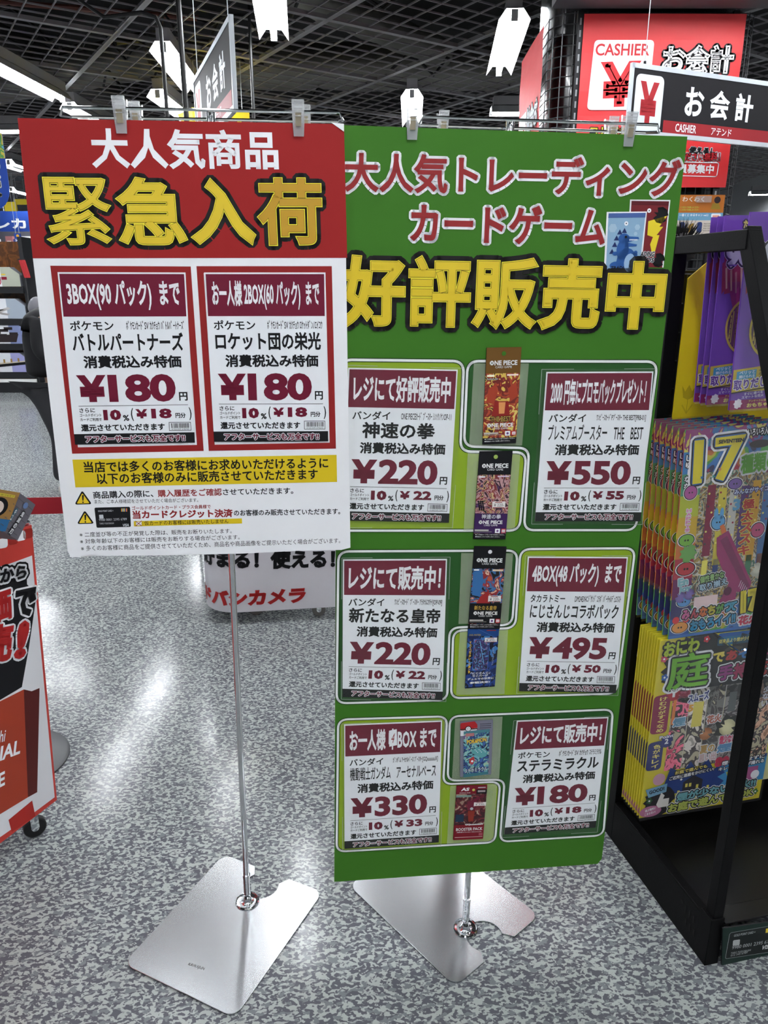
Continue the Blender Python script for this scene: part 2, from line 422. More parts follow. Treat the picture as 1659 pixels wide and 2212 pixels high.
fit_px((592, 82), math.radians(6), 'lit tube fitting cut by the top edge of the photo, above the red board')
fit_px((1112, 36), math.radians(-4), 'large lit tube fitting left of the black column', True)
fit_px((890, 205), math.radians(-2), 'lit tube fitting seen end-on behind the left clip of the green board', True)
p = atz(1060, 243, zt); fitting((p[0] + .62, p[1]), math.radians(90), 1.24, 'lit tube fitting seen sideways, left of the red side banner on the column')
p = atz(45, 283, zt); fitting((p[0] - .55, p[1]), math.radians(86), 1.24, 'lit tube fitting seen sideways at the left edge, above the blue hanging banner')
fit_px((60, 370), math.radians(-2), L=.5, label='tiny distant lit tube fitting left of the red board, right of the blue banner')
fit_px((18, 352), math.radians(-2), 'distant lit tube fitting behind the blue hanging banner', True, .7)
p = atz(1652, 418, zt); fitting((p[0] + .4, p[1]), math.radians(80), 1.24, 'distant lit tube fitting at the right edge beside the black column')
for x, y in ((-4.6, -2.0), (-1.6, -1.8), (1.2, -1.9), (3.8, -2.0), (-3.2, -4.4), (-.4, -4.2), (2.4, -4.4), (-4.6, -6.8), (-1.6, -6.6), (1.2, -6.8), (3.8, -6.6), (-3.4, .8), (.2, .4), (3.4, .8), (-4.2, 3.4), (3.8, 3.6), (-1.4, 3.0), (.9, 2.9), (1.9, 2.7), (-5.2, 10.2), (-7.2, 10.8), (-5.2, 6.0), (4.2, 6.6), (3.2, 9.8), (-6.0, 9.4), (-3.2, 12.2), (0, 13), (3.6, 13), (-6.2, 14)):
    fitting((x, y), math.radians(-2), 1.24, 'lit fluorescent fitting added out of view for fill light', 'ceiling lights added out of view')  # unseen fittings, added to brighten the poster fronts, packs and far shelves

# =================================================================== boards on stands
def board_panel(tl, across, down, W):
    a, d = V3(*across), V3(*down); return Panel(V3(*tl), a, d)
RW = .578
RP = Panel(CP + V3(-1.12315, 2.52341, .49541) * RW, (.99554, .09429, .00126), (.00292, -.03444, -.9994))
GW = .685
GP = Panel(CP + V3(-.12688, 2.23951, .42264) * GW, (.99493, .1, -.01099), (-.02158, -.02319, -.9995))
CORE = mat('foam_core', (214, 212, 204), 0.8)
PAPER = mat('white_print', (240, 241, 243), 0.42, spec=.3, bump=.15, bscale=60)
REDP = mat('red_print', (160, 40, 40), 0.5, spec=.12, bump=.15, bscale=60)
GREENP = mat('green_print', (64, 118, 38), 0.5, spec=.12, bump=.12, bscale=60)

def base_plate(parent, o, ex, ey, L, Wd, cup, m):
    """sheet-steel plate o + x*ex + y*ey with rounded corners and a keyhole notch in the far short side"""
    pts = []; r = .03
    def arc(cx, cy, r, a0, a1, n=6):
        for i in range(n + 1):
            t = math.radians(a0 + (a1 - a0) * i / n); pts.append((cx + r * math.cos(t), cy + r * math.sin(t)))
    arc(r, r, r, 180, 270); arc(Wd - r, r, r, 270, 360); arc(Wd - r, L - r, r, 0, 90)
    hw = .058; pts.append((Wd / 2 + hw, L)); pts.append((Wd / 2 + .04, L - .028))
    arc(Wd / 2, L - .052, .048, 20, -200, 14)
    pts.append((Wd / 2 - .04, L - .028)); pts.append((Wd / 2 - hw, L)); arc(r, L - r, r, 90, 180)
    W_ = [o + ex * x + ey * y for x, y in pts]
    bm = bmesh.new(); vs = [bm.verts.new((p[0], p[1], .0)) for p in W_]; fc = bm.faces.new(vs)
    g = bmesh.ops.extrude_face_region(bm, geom=[fc]); up = [v for v in g['geom'] if isinstance(v, bmesh.types.BMVert)]
    bmesh.ops.translate(bm, vec=(0, 0, .005), verts=up)
    bmesh.ops.recalc_face_normals(bm, faces=bm.faces)
    me = bpy.data.meshes.new('base_plate'); wl = WL[parent.name]
    for v in bm.verts: v.co -= Vector(tuple(wl))
    bmesh.ops.triangulate(bm, faces=[f for f in bm.faces if len(f.verts) > 4])
    bm.to_mesh(me); bm.free(); me.materials.append(m)
    ob = bpy.data.objects.new('base_plate', me); COL.objects.link(ob); ob.parent = parent; WL[ob.name] = wl
    bv = ob.modifiers.new('bevel', 'BEVEL'); bv.width = .0015; bv.segments = 2; bv.limit_method = 'ANGLE'; bv.angle_limit = math.radians(50)
    return ob
STEEL = mat('brushed_steel', (168, 170, 172), 0.25, 1.0)
SPRING = mat('spring_brass', (196, 184, 158), 0.35, .7)
ACRY = film('clear_acrylic', (235, 238, 240), .30, .22)
def clip(parent, c, u, v, n, s=1.0):
    """clear sprung clip: c = where its jaw grips the board's top edge; v points down"""
    root = MB(); w = .0105 * s
    def slabq(y0, y1, h0, h1, z0, z1, ww0, ww1, mb, m):
        P = lambda a, b, z: c + u * a + v * b + n * z
        q = [P(-ww0, y0, h0), P(ww0, y0, h0), P(ww1, y1, h1), P(-ww1, y1, h1)]
        q2 = [P(-ww0, y0, h0 + z0), P(ww0, y0, h0 + z0), P(ww1, y1, h1 + z1), P(-ww1, y1, h1 + z1)]
        mb.add(q + q2, [(3, 2, 1, 0), (4, 5, 6, 7), (0, 1, 5, 4), (1, 2, 6, 5), (2, 3, 7, 6), (3, 0, 4, 7)], m)
    for sgn in (1, -1):
        b = MB()
        hz = .004 if sgn > 0 else -.010
        slabq(-.040 * s, -.002 * s, sgn * .013 + (0 if sgn > 0 else -.006), hz + .001, .0025, .0025, w, w * .92, b, ACRY)
        slabq(-.002 * s, .019 * s, hz + .001, hz - .001 if sgn > 0 else hz + .001, .0025, .002, w * .92, w * .8, b, ACRY)
        for k in range(5):
            yy = (-.037 + k * .006) * s; slabq(yy, yy + .0015 * s, sgn * .014 + (.001 if sgn > 0 else -.006), sgn * .0135 + (.001 if sgn > 0 else -.006), .003, .003, w * .7, w * .7, b, ACRY)
        for e in (-1, 1):
            P = lambda a, bb, z: c + u * a + v * bb + n * z
            b.tube([P(e * w, -.040 * s, sgn * .013), P(e * w * .92, -.002 * s, hz + .002), P(e * w * .8, .019 * s, hz)], .0011, ACRY, 6)
        b.build('clip_jaw', parent)
    b = MB(); slabq(-.019 * s, .003 * s, .0135, .0085, .0012, .0012, w * .5, w * .5, b, SPRING); slabq(-.021 * s, -.019 * s, -.012, .0135, .001, .0012, w * .5, w * .5, b, SPRING)
    b.build('clip_spring', parent)

def stand(panel, foot, boardc, w0, w1, clips, back, plate, label, tagm=None):
    t = thing('sign_stand', (foot[0], foot[1], 0), label, 'stand', 'chrome floor stands holding the two posters')
    base_plate(t, *plate, foot, STEEL)
    b = MB(); b.lathe((foot[0], foot[1], .004), [(.031, 0), (.032, .0035), (.029, .005), (.028, .0015), (.018, .0005), (.013, .004), (.011, .010), (.0085, .014), (.008, .016)], CHROME, 36)
    b.build('socket_cup', t, smooth=True)
    u, v, n = panel.u, panel.v, panel.n
    top = boardc - v * .018 - n * .022                       # crossbar centre just behind and above the board
    ft = V3(foot[0], foot[1], .012); q = ft + (top - ft) * .045
    b = MB(); b.tube([ft, q], .0092, CHROME, 16); b.tube([q - (top - ft) * .002, q + (top - ft) * .002], .0102, CHROME, 16); b.build('lower_sleeve', t, smooth=True)
    b = MB(); b.tube([q, top - (top - ft) * .01], .0076, CHROME, 16); b.build('pole', t, smooth=True)
    L = boardc + u * w0 - v * .018; R = boardc + u * w1 - v * .018
    b = MB(); f, g = n * .004, -n * .045
    b.tube([L + f * .0 + v * .012 - u * .006, L + f, R + f, R + v * .012 + u * .006], .0028, CHROME, 8)
    b.tube([L + g + v * .004, R + g + v * .004], .0028, CHROME, 8)
    b.tube([L + v * .012 - u * .006, L + g + v * .004], .0028, CHROME, 8); b.tube([R + v * .012 + u * .006, R + g + v * .004], .0028, CHROME, 8)
    b.build('hanger_bar', t, smooth=True)
    b = MB(); b.tube([top + v * .03, top - v * .004], .0085, CHROME, 12); b.build('pole_cap', t, smooth=True)
    for x, s in clips: clip(t, panel.w([panel.px(*x)], 0)[0] * 0 + panel.o + u * panel.px(*x)[0] + v * s, u, v, n)
    for x in back: 
        c = panel.o + u * panel.px(*x)[0] - n * .05 - v * .0; clip(t, c - v * .004, u, v, n, .9)
    return t
def exy(a, b):
    d = V3(b[0] - a[0], b[1] - a[1], 0); return nrm(d)
# plate of the red poster's stand: near short side from A to B, notch on the far side
A_, B_ = atz(266, 2085), atz(512, 2205); ex = exy(A_, B_); ey = V3(-ex[1], ex[0], 0)
fr = atz(535, 1950)
red_stand = stand(RP, fr, RP.o + RP.u * .335, -.255, .235, [((262, 262), .004), ((645, 272), .004)], [(283, 262), (660, 272)],
      (V3(A_[0], A_[1], 0), ex, ey, .412, .338), 'chrome stand with a steel plate base under the red and white poster')
b = MB(); 
pp = Panel(V3(A_[0], A_[1], .0052), ex, -ey); pp.n = V3(0, 0, 1)
pr = Print(pp); pr.text('KANKUN', pp.px(407, 2081), pp.px(441, 2093), .010, ink((70, 66, 66)), bold=0, hm=True) if False else None
pr.f = lambda x, y: pp.px(x, y)
pr.text('KAWAJUN', (407, 2083), (441, 2094), 9, ink((84, 80, 80)), bold=.005); pr.build('stamped_mark', red_stand)
# green poster's stand: notch faces the camera
L2, B2, R2 = atz(752, 1908), atz(983, 2134), atz(1160, 1985)
ex2 = exy(R2, B2); ey2 = V3(ex2[1], -ex2[0], 0)
if ey2 @ (R2 - L2) < 0: ey2 = -ey2
fg = atz(1005, 2008)
org = V3(B2[0], B2[1], 0) - ey2 * .418
green_stand = stand(GP, fg, GP.o + GP.u * .335, -.175, .285, [((890, 276), .003), ((1357, 292), .003)], [(966, 276), (1340, 292)],
      (org, -ex2, ey2, .418, .325), 'chrome stand with a steel plate base under the green poster')

def board(panel, pts, th, mface, name, label, cat='poster board'):
    t = thing(name, panel.w([pts[-1] if False else np.mean(pts, axis=0)], 0)[0] + V3(0, 0, -.3), label, cat)
    mb = slab(panel, pts, -th, 0, mface, CORE); mb.build('foam_board', t); return t

# ---------- red and white poster
P = RP.px; h = P(150, 1203)[1]
rb = [P(38, 255), P(743, 268), P(757, 1183), P(735, 1188), P(640, 1190), P(520, 1196), P(330, 1200), P(213, 1201), P(207, 1198), P(186, 1199), P(184, 1202), P(152, 1203), P(146, 1190), P(71, 558)]
red_board = board(RP, rb, .005, PAPER, 'red_white_poster', 'red and white foam poster clipped to the left stand, with gold lettering')
pr = Print(RP)
pr.poly([(38, 255), (743, 268), (750, 557), (71, 558)], REDP, 1)
pr.text('大人気商品', (197, 320), (601, 325), 86, WHITE, 2, bold=.028)
GOLD = mat('gold_print', (226, 196, 34), 0.35); YEL = ink((244, 228, 60), .35); GOLD2 = mat('ochre_print', (196, 150, 26), 0.35); GOLD0 = mat('pale_gold_print', (236, 212, 70), .35)
DK = ink((26, 24, 24)); THIN = ink((92, 72, 22))
def gold_text(pr, s, L, R, h, ow, lev):
    v, f, e = glyphs(s, 4)
    pr.text(s, L, R, h, YEL, lev, bold=.056, outs=((ow, DK),), res=4, over=((.038, THIN), (.030, GOLD)))
for ch, a, c, yy in (('緊', 97, 240, 457), ('急', 253, 401, 457), ('入', 412, 550, 458), ('荷', 556, 697, 458)):
    v, f, e = glyphs(ch, 4)
    g = GOLD2 if ch == '荷' else GOLD
    k_ = .020 if ch == '緊' else (.034 if ch in '急荷' else .045)
    pr.text(ch, (a, yy), (c, yy), 148 if ch != '入' else 140, YEL, 2, bold=k_, outs=((.0078, DK),), res=4, over=((k_ - .013, THIN), (k_ - .018, g)))
FR = ink((150, 34, 34))
for q in ([(108.7, 574), (412, 575.6), (440, 974), (156, 980)], [(424.4, 575), (716.7, 575), (725.7, 969), (451, 974)]):
    c = [RP.px(*p) for p in q]; f_ = bil(c); wx, wy = np.linalg.norm(c[1] - c[0]), np.linalg.norm(c[3] - c[0]); tx, ty = .0125 / wx, .0125 / wy
    o_ = [f_(0, 0), f_(1, 0), f_(1, 1), f_(0, 1)]; i_ = [f_(tx, ty), f_(1 - tx, ty), f_(1 - tx, 1 - ty), f_(tx, 1 - ty)]
    pr.raw(o_ + i_, [(0, 1, 5, 4), (1, 2, 6, 5), (2, 3, 7, 6), (3, 0, 4, 7)], FR, 1)
YB = ink((222, 194, 32))
pr.poly([(156.6, 992.8), (727, 982.5), (728.1, 1041), (163, 1052.8)], YB, 1)
pr.text('当店では多くのお客様にお求めいただけるように', (181, 1009), (709, 999.6), 24, INK, 2, bold=.022)
pr.text('以下のお客様のみに販売させていただきます', (209, 1034), (686.5, 1024), 24, INK, 2, bold=.022)
for q in ([(177.5, 1059), (199, 1089), (161, 1090)], [(183, 1102), (204, 1131), (166, 1132)]):
    pr.rpoly(q, INK, .003, 1); c = np.mean(q, axis=0); q2 = [tuple(c + (np.array(p) - c) * .74 + (0, 0.6)) for p in q]; pr.rpoly(q2, ink((232, 200, 40)), .0015, 2)
    pr.poly([(c[0] - 2, c[1] - 10), (c[0] + 2.4, c[1] - 10), (c[0] + 1.4, c[1] + 2), (c[0] - .8, c[1] + 2)], INK, 3); pr.disc((c[0] + .4, c[1] + 5.5), .0016, INK, 3)
pr.text('商品購入の際に、', (201, 1069.5), (331, 1065.8), 16, INK, 1, bold=.02)
pr.text('購入履歴をご確認', (341, 1066), (479, 1062.5), 16, RED, 1, bold=.02)
pr.text('させていただきます。', (481.5, 1063), (633.5, 1060), 13.5, INK, 1, bold=.018)
pr.text('また、ご本人様確認をさせていただく場合がございます。', (204, 1083.6), (428, 1080), 9, INK, 1, bold=0)
pr.rpoly([(204, 1096.5), (281, 1094.6), (282.8, 1138), (208.7, 1140)], INK, .003, 1)
G9 = ink((200, 204, 208))
pr.text('GOLD POINT CARD +', (212, 1104), (245, 1103), 4, G9, 2, bold=.01)
pr.rpoly([(214, 1112), (223, 1111.6), (224, 1120), (215, 1120.4)], G9, .001, 2)
pr.text('9980 0001 2395 6789', (214, 1123), (274, 1121), 5, G9, 2, bold=0); pr.text('VISA', (265, 1134.5), (279, 1133.8), 6, G9, 2, bold=.03, slant=.2)
pr.text('TARO YODOBASHI', (215, 1131), (246, 1130), 3.5, G9, 2, bold=0)
for i, c in enumerate(((224, 160, 60), (90, 150, 190), (240, 200, 60), (60, 80, 150), (220, 120, 60))): pr.poly([(262 + i * 2.6, 1098), (264.4 + i * 2.6, 1098), (264.4 + i * 2.6, 1105), (262 + i * 2.6, 1105)], ink(c), 2)
pr.text('ゴールドポイントカード・プラス会員様で', (285, 1097.7), (455, 1094), 8.6, RED, 1, bold=.015)
pr.text('当カードクレジット決済', (286.5, 1112), (502.5, 1108.2), 18, RED, 1, bold=.04)
pr.text('のお客様のみ販売させていただきます。', (505, 1108), (735, 1104.4), 13.5, INK, 1, bold=.02)
pr.poly([(289, 1125.8), (522.5, 1119.7), (523, 1130.7), (289.6, 1137)], YB, 1)
pr.poly([(294, 1127), (306, 1126.7), (306, 1134.5), (294.3, 1135)], WHITE, 2)
pr.line([(293, 1125.5), (306, 1135.5)], .0012, RED, 3); pr.line([(306, 1125), (293.5, 1136)], .0012, RED, 3)
pr.text('仮カードのお客様には販売いたしません', (312, 1130), (493.7, 1125.5), 9.5, INK, 2, bold=.006)
pr.text('※ 二度並び等の不正が発覚した際は、販売をお断りいたします。', (172, 1155), (500.5, 1146.7), 10.5, INK, 1, bold=0)
pr.text('※ 対象年齢以下のお客様には販売をお断りする場合がございます。', (173, 1169.6), (517.6, 1160), 10.5, INK, 1, bold=0)
pr.text('※ 多くのお客様に商品をご提供させてていただくため、商品名や商品画像をご提示いただく場合がございます。', (175, 1184.7), (735, 1167.4), 11.5, INK, 1, bold=0)
pr.build('printed_lettering', red_board)
b = MB()
for q in ([(152, 1203), (176, 1203), (148, 1180)], [(755, 1183), (735, 1188), (757, 1168)], [(715, 265), (743, 268), (743, 285)]):
    b.add(RP.w([RP.px(*p) for p in q], .0012 + EPS * 2), [(0, 1, 2)], PAPER)
b.build('dented_corner', red_board)

# ---------- green poster
P = GP.px
gb = [P(729, 270), P(1485, 295), P(1300, 1855), P(1291, 1866), P(722, 1905)]
green_board = board(GP, gb, .005, GREENP, 'green_poster', 'tall green foam poster with six price cards and gold lettering, behind the red one')
pr = Print(GP)
LIMEG = ink((142, 172, 40)); DKG = ink((42, 88, 40)); EDG = ink((28, 60, 26)); WL_ = ink((238, 240, 238))
for q, m in (([(735, 777), (1002, 780), (994, 975), (1137, 977), (1122, 1146), (733, 1146)], LIMEG),
             ([(1010, 780), (1420, 781), (1373, 1145), (1131.5, 1145), (1143, 968), (1002, 964)], DKG),
             ([(731, 1191), (1118, 1189), (1106, 1349), (971, 1356), (966, 1512), (727, 1519)], DKG),
             ([(1124, 1186), (1372, 1184), (1331, 1498), (974, 1508), (979, 1362), (1113, 1356)], LIMEG),
             ([(730.5, 1554), (966, 1547), (957, 1694), (1080.6, 1688), (1069, 1819), (727, 1839.5)], LIMEG),
             ([(972, 1547), (1324, 1532), (1303, 1804), (1079.5, 1818), (1090, 1683.7), (966.6, 1686)], DKG)):
    pr.rpoly(q, m, .022, 1)
    e = [(x, y) for x, y in q]
    pr.line(e, .0088, EDG, 2, True, r=.022); pr.line(e, .0052, WL_, 3, True, r=.022)
pr.text('大人気トレーディング', (744, 372), (1469, 386), 84, RED, 4, bold=.026, outs=((.0050, WHITE),), res=4)
pr.text('カードゲーム', (887, 481), (1308, 490), 84, RED, 4, bold=.03, outs=((.0050, WHITE),), res=4)
# printed picture of two foil packs
pr.poly([(1361, 431), (1448, 432), (1433, 578), (1352, 576)], WHITE, 1); pr.poly([(1364, 434), (1445, 435), (1430, 578), (1355, 576)], ink((122, 34, 42)), 2)
pr.poly([(1364, 434), (1445, 435), (1444, 444), (1364, 443)], ink((96, 24, 34)), 3); pr.disc((1402, 455), .0042, WHITE, 3); pr.disc((1402, 455), .0012, INK, 4)
pr.star((1427, 465), .016, INK, 3, 9, .5); pr.star((1422, 562), .014, INK, 3, 9, .5)
pr.poly([(1400, 478), (1441, 466), (1424, 490), (1432, 490), (1418, 508), (1424, 508), (1410, 560), (1404, 528), (1410, 512), (1398, 508)], ink((238, 214, 50)), 3)
pr.text('ADING', (1383, 549), (1413, 549), 11, INK, 5, bold=.03, slant=.12, outs=((.0008, WHITE),)); pr.text('DS', (1396, 562), (1412, 562), 10, INK, 5, bold=.03, slant=.12, outs=((.0008, WHITE),))
pr.poly([(1310, 458), (1397, 457), (1384, 582), (1304, 582)], WHITE, 5); pr.poly([(1314, 461), (1394, 460), (1380, 582), (1308, 582)], ink((140, 176, 204)), 6)
pr.poly([(1314, 461), (1394, 460), (1393, 470), (1313, 471)], ink((74, 100, 160)), 7); pr.disc((1352, 483), .0042, WHITE, 7); pr.disc((1352, 483), .0012, INK, 8)
for x, y, r in ((1323, 493, .009), (1376, 491, .006), (1372, 505, .004)): pr.disc((x, y), r, ink((168, 196, 214)), 7, 6)
BL = ink((44, 92, 160)); NV = ink((28, 44, 96))
for x, y, r, ry in ((1352, 565, .021, .026), (1344, 540, .013, .02), (1347, 516, .012, .010), (1330, 574, .014, .008), (1370, 551, .006, .005), (1372, 546, .004, .004), (1328, 548, .006, .004)): pr.disc((x, y), r, BL, 8, 16, ry)
pr.poly([(1345, 510), (1378, 512), (1380, 516), (1350, 526)], BL, 8); pr.poly([(1352, 524), (1375, 528), (1374, 532), (1348, 534)], BL, 8)
for x, y in ((1338, 503), (1331, 516), (1327, 530), (1348, 500), (1321, 545)): pr.star((x, y), .0065, NV, 7, 3, .5, 2.6)
for x in range(6): pr.poly([(1358 + x * 3, 517), (1361 + x * 3, 517), (1359.5 + x * 3, 521)], WHITE, 9)
pr.disc((1359, 568), .012, ink((150, 182, 216)), 9, 16, .018); pr.disc((1351, 512), .0026, INK, 9)
pr.text('TRADI', (1318, 579), (1346, 579), 8, INK, 9, bold=.03, slant=.15)
for ch, a, c in (('好', 738, 876), ('評', 881, 1017), ('販', 1021, 1159), ('売', 1166, 1297), ('中', 1308, 1436)):
    k_ = .036 if ch in '評販' else .045
    yy = 628 + (a + c - 1476) / 2 * .017; pr.text(ch, (a, yy - 1), (c, yy + 1), 154 if ch != '中' else 148, YEL, 9, bold=k_, outs=((.0095, DK),), res=4, over=((k_ - .012, THIN), (k_ - .018, GOLD)))
pr.build('printed_lettering', green_board)

# ---------- price cards
def px4(q): return [tuple(p) for p in q]
def price_card(panel, q, head, maker, code, name, price, pts, bar, z0, label, extra=None, nb=.03, pocket=None):
    c = [panel.px(*p) for p in q]; f_ = bil(c); t = thing('price_card', panel.w([f_(.5, 1)], z0)[0], label, 'price card', 'white price cards on the two posters')
    slab(panel, [f_(0, 0), f_(1, 0), f_(1, 1), f_(0, 1)], z0, z0 + .0009, mat('card_paper', (238, 241, 244), .4), CORE).build('card', t)
    z = z0 + .0009; hp = Print(panel, z, f_); bx = lambda a, y0, b_, y1, m, lev=1: hp.poly([(a, y0), (b_, y0), (b_, y1), (a, y1)], m, lev)
    bx(.012, .009, .988, .247, MAROON)
    hp.text(head, (.055, .128), (.945, .128), .165, ink((240, 240, 242)), 2, bold=.032)
    if extra: extra(hp)
    hp.build('header_print', t)
    pr = Print(panel, z, f_); bx = lambda a, y0, b_, y1, m, lev=1: pr.poly([(a, y0), (b_, y0), (b_, y1), (a, y1)], m, lev)
    pr.text(maker, (.055, .298), (.4, .298), .056, INK, 1, bold=.02)
    pr.text(code, (.50, .297), (.965, .297), .052, INK, 1, bold=.012)
    pr.text(name, (.06 if len(name) > 5 else .15, .392), (.95 if len(name) > 5 else .82, .392), .105, INK, 1, bold=nb)
    pr.text('消費税込み特価', (.135, .508), (.925, .508), .074, INK, 1, bold=.036)
    pr.text('¥', (.075, .664), (.29, .664), .16, MAROON, 1, bold=.05, res=4); pr.text(price, (.315, .664), (.865, .664), .165, MAROON, 1, bold=.042, res=4)
    pr.text('円', (.89, .716), (.96, .716), .052, INK, 1, bold=.03)
    bx(.06, .766, .96, .7685, INK)
    pr.text('さらに', (.063, .793), (.19, .793), .027, INK, 1, bold=.02); pr.text('ゴールドポイント', (.063, .822), (.238, .822), .019, INK, 1, bold=.015); pr.text('カードご利用で', (.063, .849), (.238, .849), .02, INK, 1, bold=.015)
    pr.text('10', (.255, .823), (.40, .823), .064, MAROON, 1, bold=.06); pr.text('%', (.415, .842), (.465, .842), .036, INK, 1, bold=.03)
    pr.text('(', (.482, .822), (.502, .822), .078, INK, 1, bold=.02); pr.text(')', (.965, .822), (.985, .822), .078, INK, 1, bold=.02)
    pr.text('¥', (.525, .818), (.615, .818), .056, MAROON, 1, bold=.045); pr.text(pts, (.65, .818), (.82, .818), .06, MAROON, 1, bold=.05); pr.text('円分', (.85, .831), (.935, .831), .032, INK, 1, bold=.03)
    pr.text('還元させていただきます', (.063, .899), (.755, .899), .043, INK, 1, bold=.034)
    for a in ((.79, .872, .975, .875), (.79, .922, .975, .925), (.79, .872, .794, .925), (.971, .872, .975, .925)): bx(*a, INK)
    rr = random.Random(bar); x = .81
    while x < .955:
        w = rr.choice((.0025, .004, .006)); bx(x, .879, x + w, .908, INK); x += w + rr.choice((.0025, .004, .005))
    pr.text(bar, (.81, .9155), (.958, .9155), .008, INK, 1, bold=0)
    bx(0, .936, 1, 1, INK)
    pr.text('アフターサービスも万全です!!', (.09, .968), (.92, .968), .044, MAROON, 2, bold=.03, outs=((.0013, WHITE),))
    pr.build('price_print', t); return t
Z = .0034
price_card(RP, [(125, 588), (401, 588.7), (421.5, 955.6), (163, 960)], '3BOX(90 パック)  まで', 'ポケモン', 'ﾎﾟｹﾓﾝｶｰﾄﾞSV ｶｸﾁｮｳ ﾊﾞﾄﾙﾊﾟｰﾄﾅｰｽﾞ', 'バトルパートナーズ', '180', '18', '4 521329 378749', .0012, 'left price card of 180 yen on the red poster, headed 3BOX')
price_card(RP, [(441, 588.7), (703, 588.7), (709, 953), (463, 954)], 'お一人様 2BOX(60 パック)  まで', 'ポケモン', 'ﾎﾟｹﾓﾝｶｰﾄﾞSV ｶｸﾁｮｳ ﾛｹｯﾄﾀﾞﾝﾉｴｲｺｳ', 'ロケット団の栄光', '180', '18', '4 521329 374642', .0012, 'right price card of 180 yen on the red poster, headed 2BOX')
price_card(GP, [(752, 794), (988, 798), (969, 1128), (739, 1123)], 'レジにて好評販売中', 'バンダイ', 'ONE PIECEｶｰﾄﾞ ﾌﾞｰｽﾀｰ ｼﾝｿｸﾉｹﾝOP-11', '神速の拳', '220', '22', '4 582769 736911', Z, 'price card of 220 yen partly behind the red poster, top left')
price_card(GP, [(1179, 803), (1409.6, 802), (1382, 1125), (1154.3, 1124.8)], '2000 円毎にプロモパックプレゼント！', 'バンダイ', 'ﾜﾝﾋﾟｰｽｶｰﾄﾞPﾌﾞｰｽﾀｰ THE BEST[PRB-01]', 'プレミアムブースター　THE　BEST', '550', '55', '4 570118 255626', Z, 'price card of 550 yen at the top right of the green poster', nb=.012)
price_card(GP, [(740.5, 1207), (965, 1206), (955, 1510.5), (739.7, 1503.6)], 'レジにて販売中！', 'バンダイ', 'ﾜﾝﾋﾟｰｽｶｰﾄﾞ ﾌﾞｰｽﾀｰ ｱﾗﾀﾅﾙｺｳﾃｲ[OP-09]', '新たなる皇帝', '220', '22', '4 570118 059376', Z, 'price card of 220 yen in the middle row of the green poster, left side')
price_card(GP, [(1139, 1201), (1354.7, 1202), (1329, 1495), (1119.8, 1491)], '4BOX(48 パック)  まで', 'タカラトミー', 'DM24EX4ﾆｼﾞｻﾝｼﾞ ｺﾗﾎﾞ ﾊﾞｰﾁｬﾙﾃﾞｭｴﾘｽﾄ', 'にじさんじコラボパック', '495', '50', '4 904810 932505', Z, 'price card of 495 yen in the middle row of the green poster, right side', nb=.02)
def fix4(hp):
    hp.poly([(.455, .06), (.535, .05), (.54, .175), (.46, .185)], WHITE, 4); hp.text('4', (.482, .118), (.512, .118), .075, RED, 5, bold=0, slant=.15)
price_card(GP, [(743, 1563), (954.3, 1554.4), (947, 1817), (744, 1831)], 'お一人様 中BOX まで', 'バンダイ', 'ｶﾞﾝﾀﾞﾑ ｱｰｾﾅﾙﾍﾞｰｽ ﾌﾞｰｽﾀｰ[GQuuuuuuX]', '機動戦士ガンダム　アーセナルベース', '330', '33', '4 582769 805136', Z, 'price card of 330 yen with a small white sticker in its heading, bottom left', extra=fix4, nb=.014)
price_card(GP, [(1115.4, 1554.8), (1313, 1547), (1285, 1785), (1088, 1800)], 'レジにて販売中！', 'ポケモン', 'ﾎﾟｹﾓﾝｶｰﾄﾞSV ｶｸﾁｮｳ ｽﾃﾗﾐﾗｸﾙ', 'ステラミラクル', '180', '18', '4 521329 390598', Z, 'price card of 180 yen at the bottom right of the green poster')
# clear pockets taped on the green poster (card pockets and pack sleeves)
FILM1 = film('clear_pocket', (225, 235, 215), .025, .03); FILM2 = film('milky_sleeve', (222, 232, 200), .30, .05); TAPEM = film('pocket_edge', (235, 240, 235), .45, .1)
for q in ([(742, 788), (1000, 795), (976, 1138), (735, 1138)], [(1168, 797), (1413, 796), (1384, 1131), (1146, 1130)], [(738, 1203), (971, 1201), (962, 1512), (737, 1507)],
          [(1133, 1198), (1360, 1198), (1332, 1499), (1114, 1495)], [(738, 1560), (960, 1550), (951, 1822), (740, 1834)], [(1108, 1553), (1318, 1543), (1288, 1793), (1083, 1805)]):
    c = [GP.px(*p) for p in q]; z0 = Z + .004
    b = MB(); b.add(GP.w(c, z0), [(0, 1, 2, 3)], FILM1)
    f_ = bil(c)
    for (x, y, a, d) in ((0, 0, 1, 0), (1, 0, 0, 1), (0, 1, 1, 0), (0, 0, 0, 1)):
        for s0 in (0, .72):
            A, B = f_(x + a * s0, y + d * s0), f_(x + a * (s0 + .28), y + d * (s0 + .28)); dd = nrm(B - A) ; nn = np.array([-dd[1], dd[0]]) * .0005
            b.add(GP.w([A - nn, B - nn, B + nn, A + nn], z0 + EPS), [(0, 1, 2, 3)], TAPEM)
    b.build('clear_pocket', green_board)
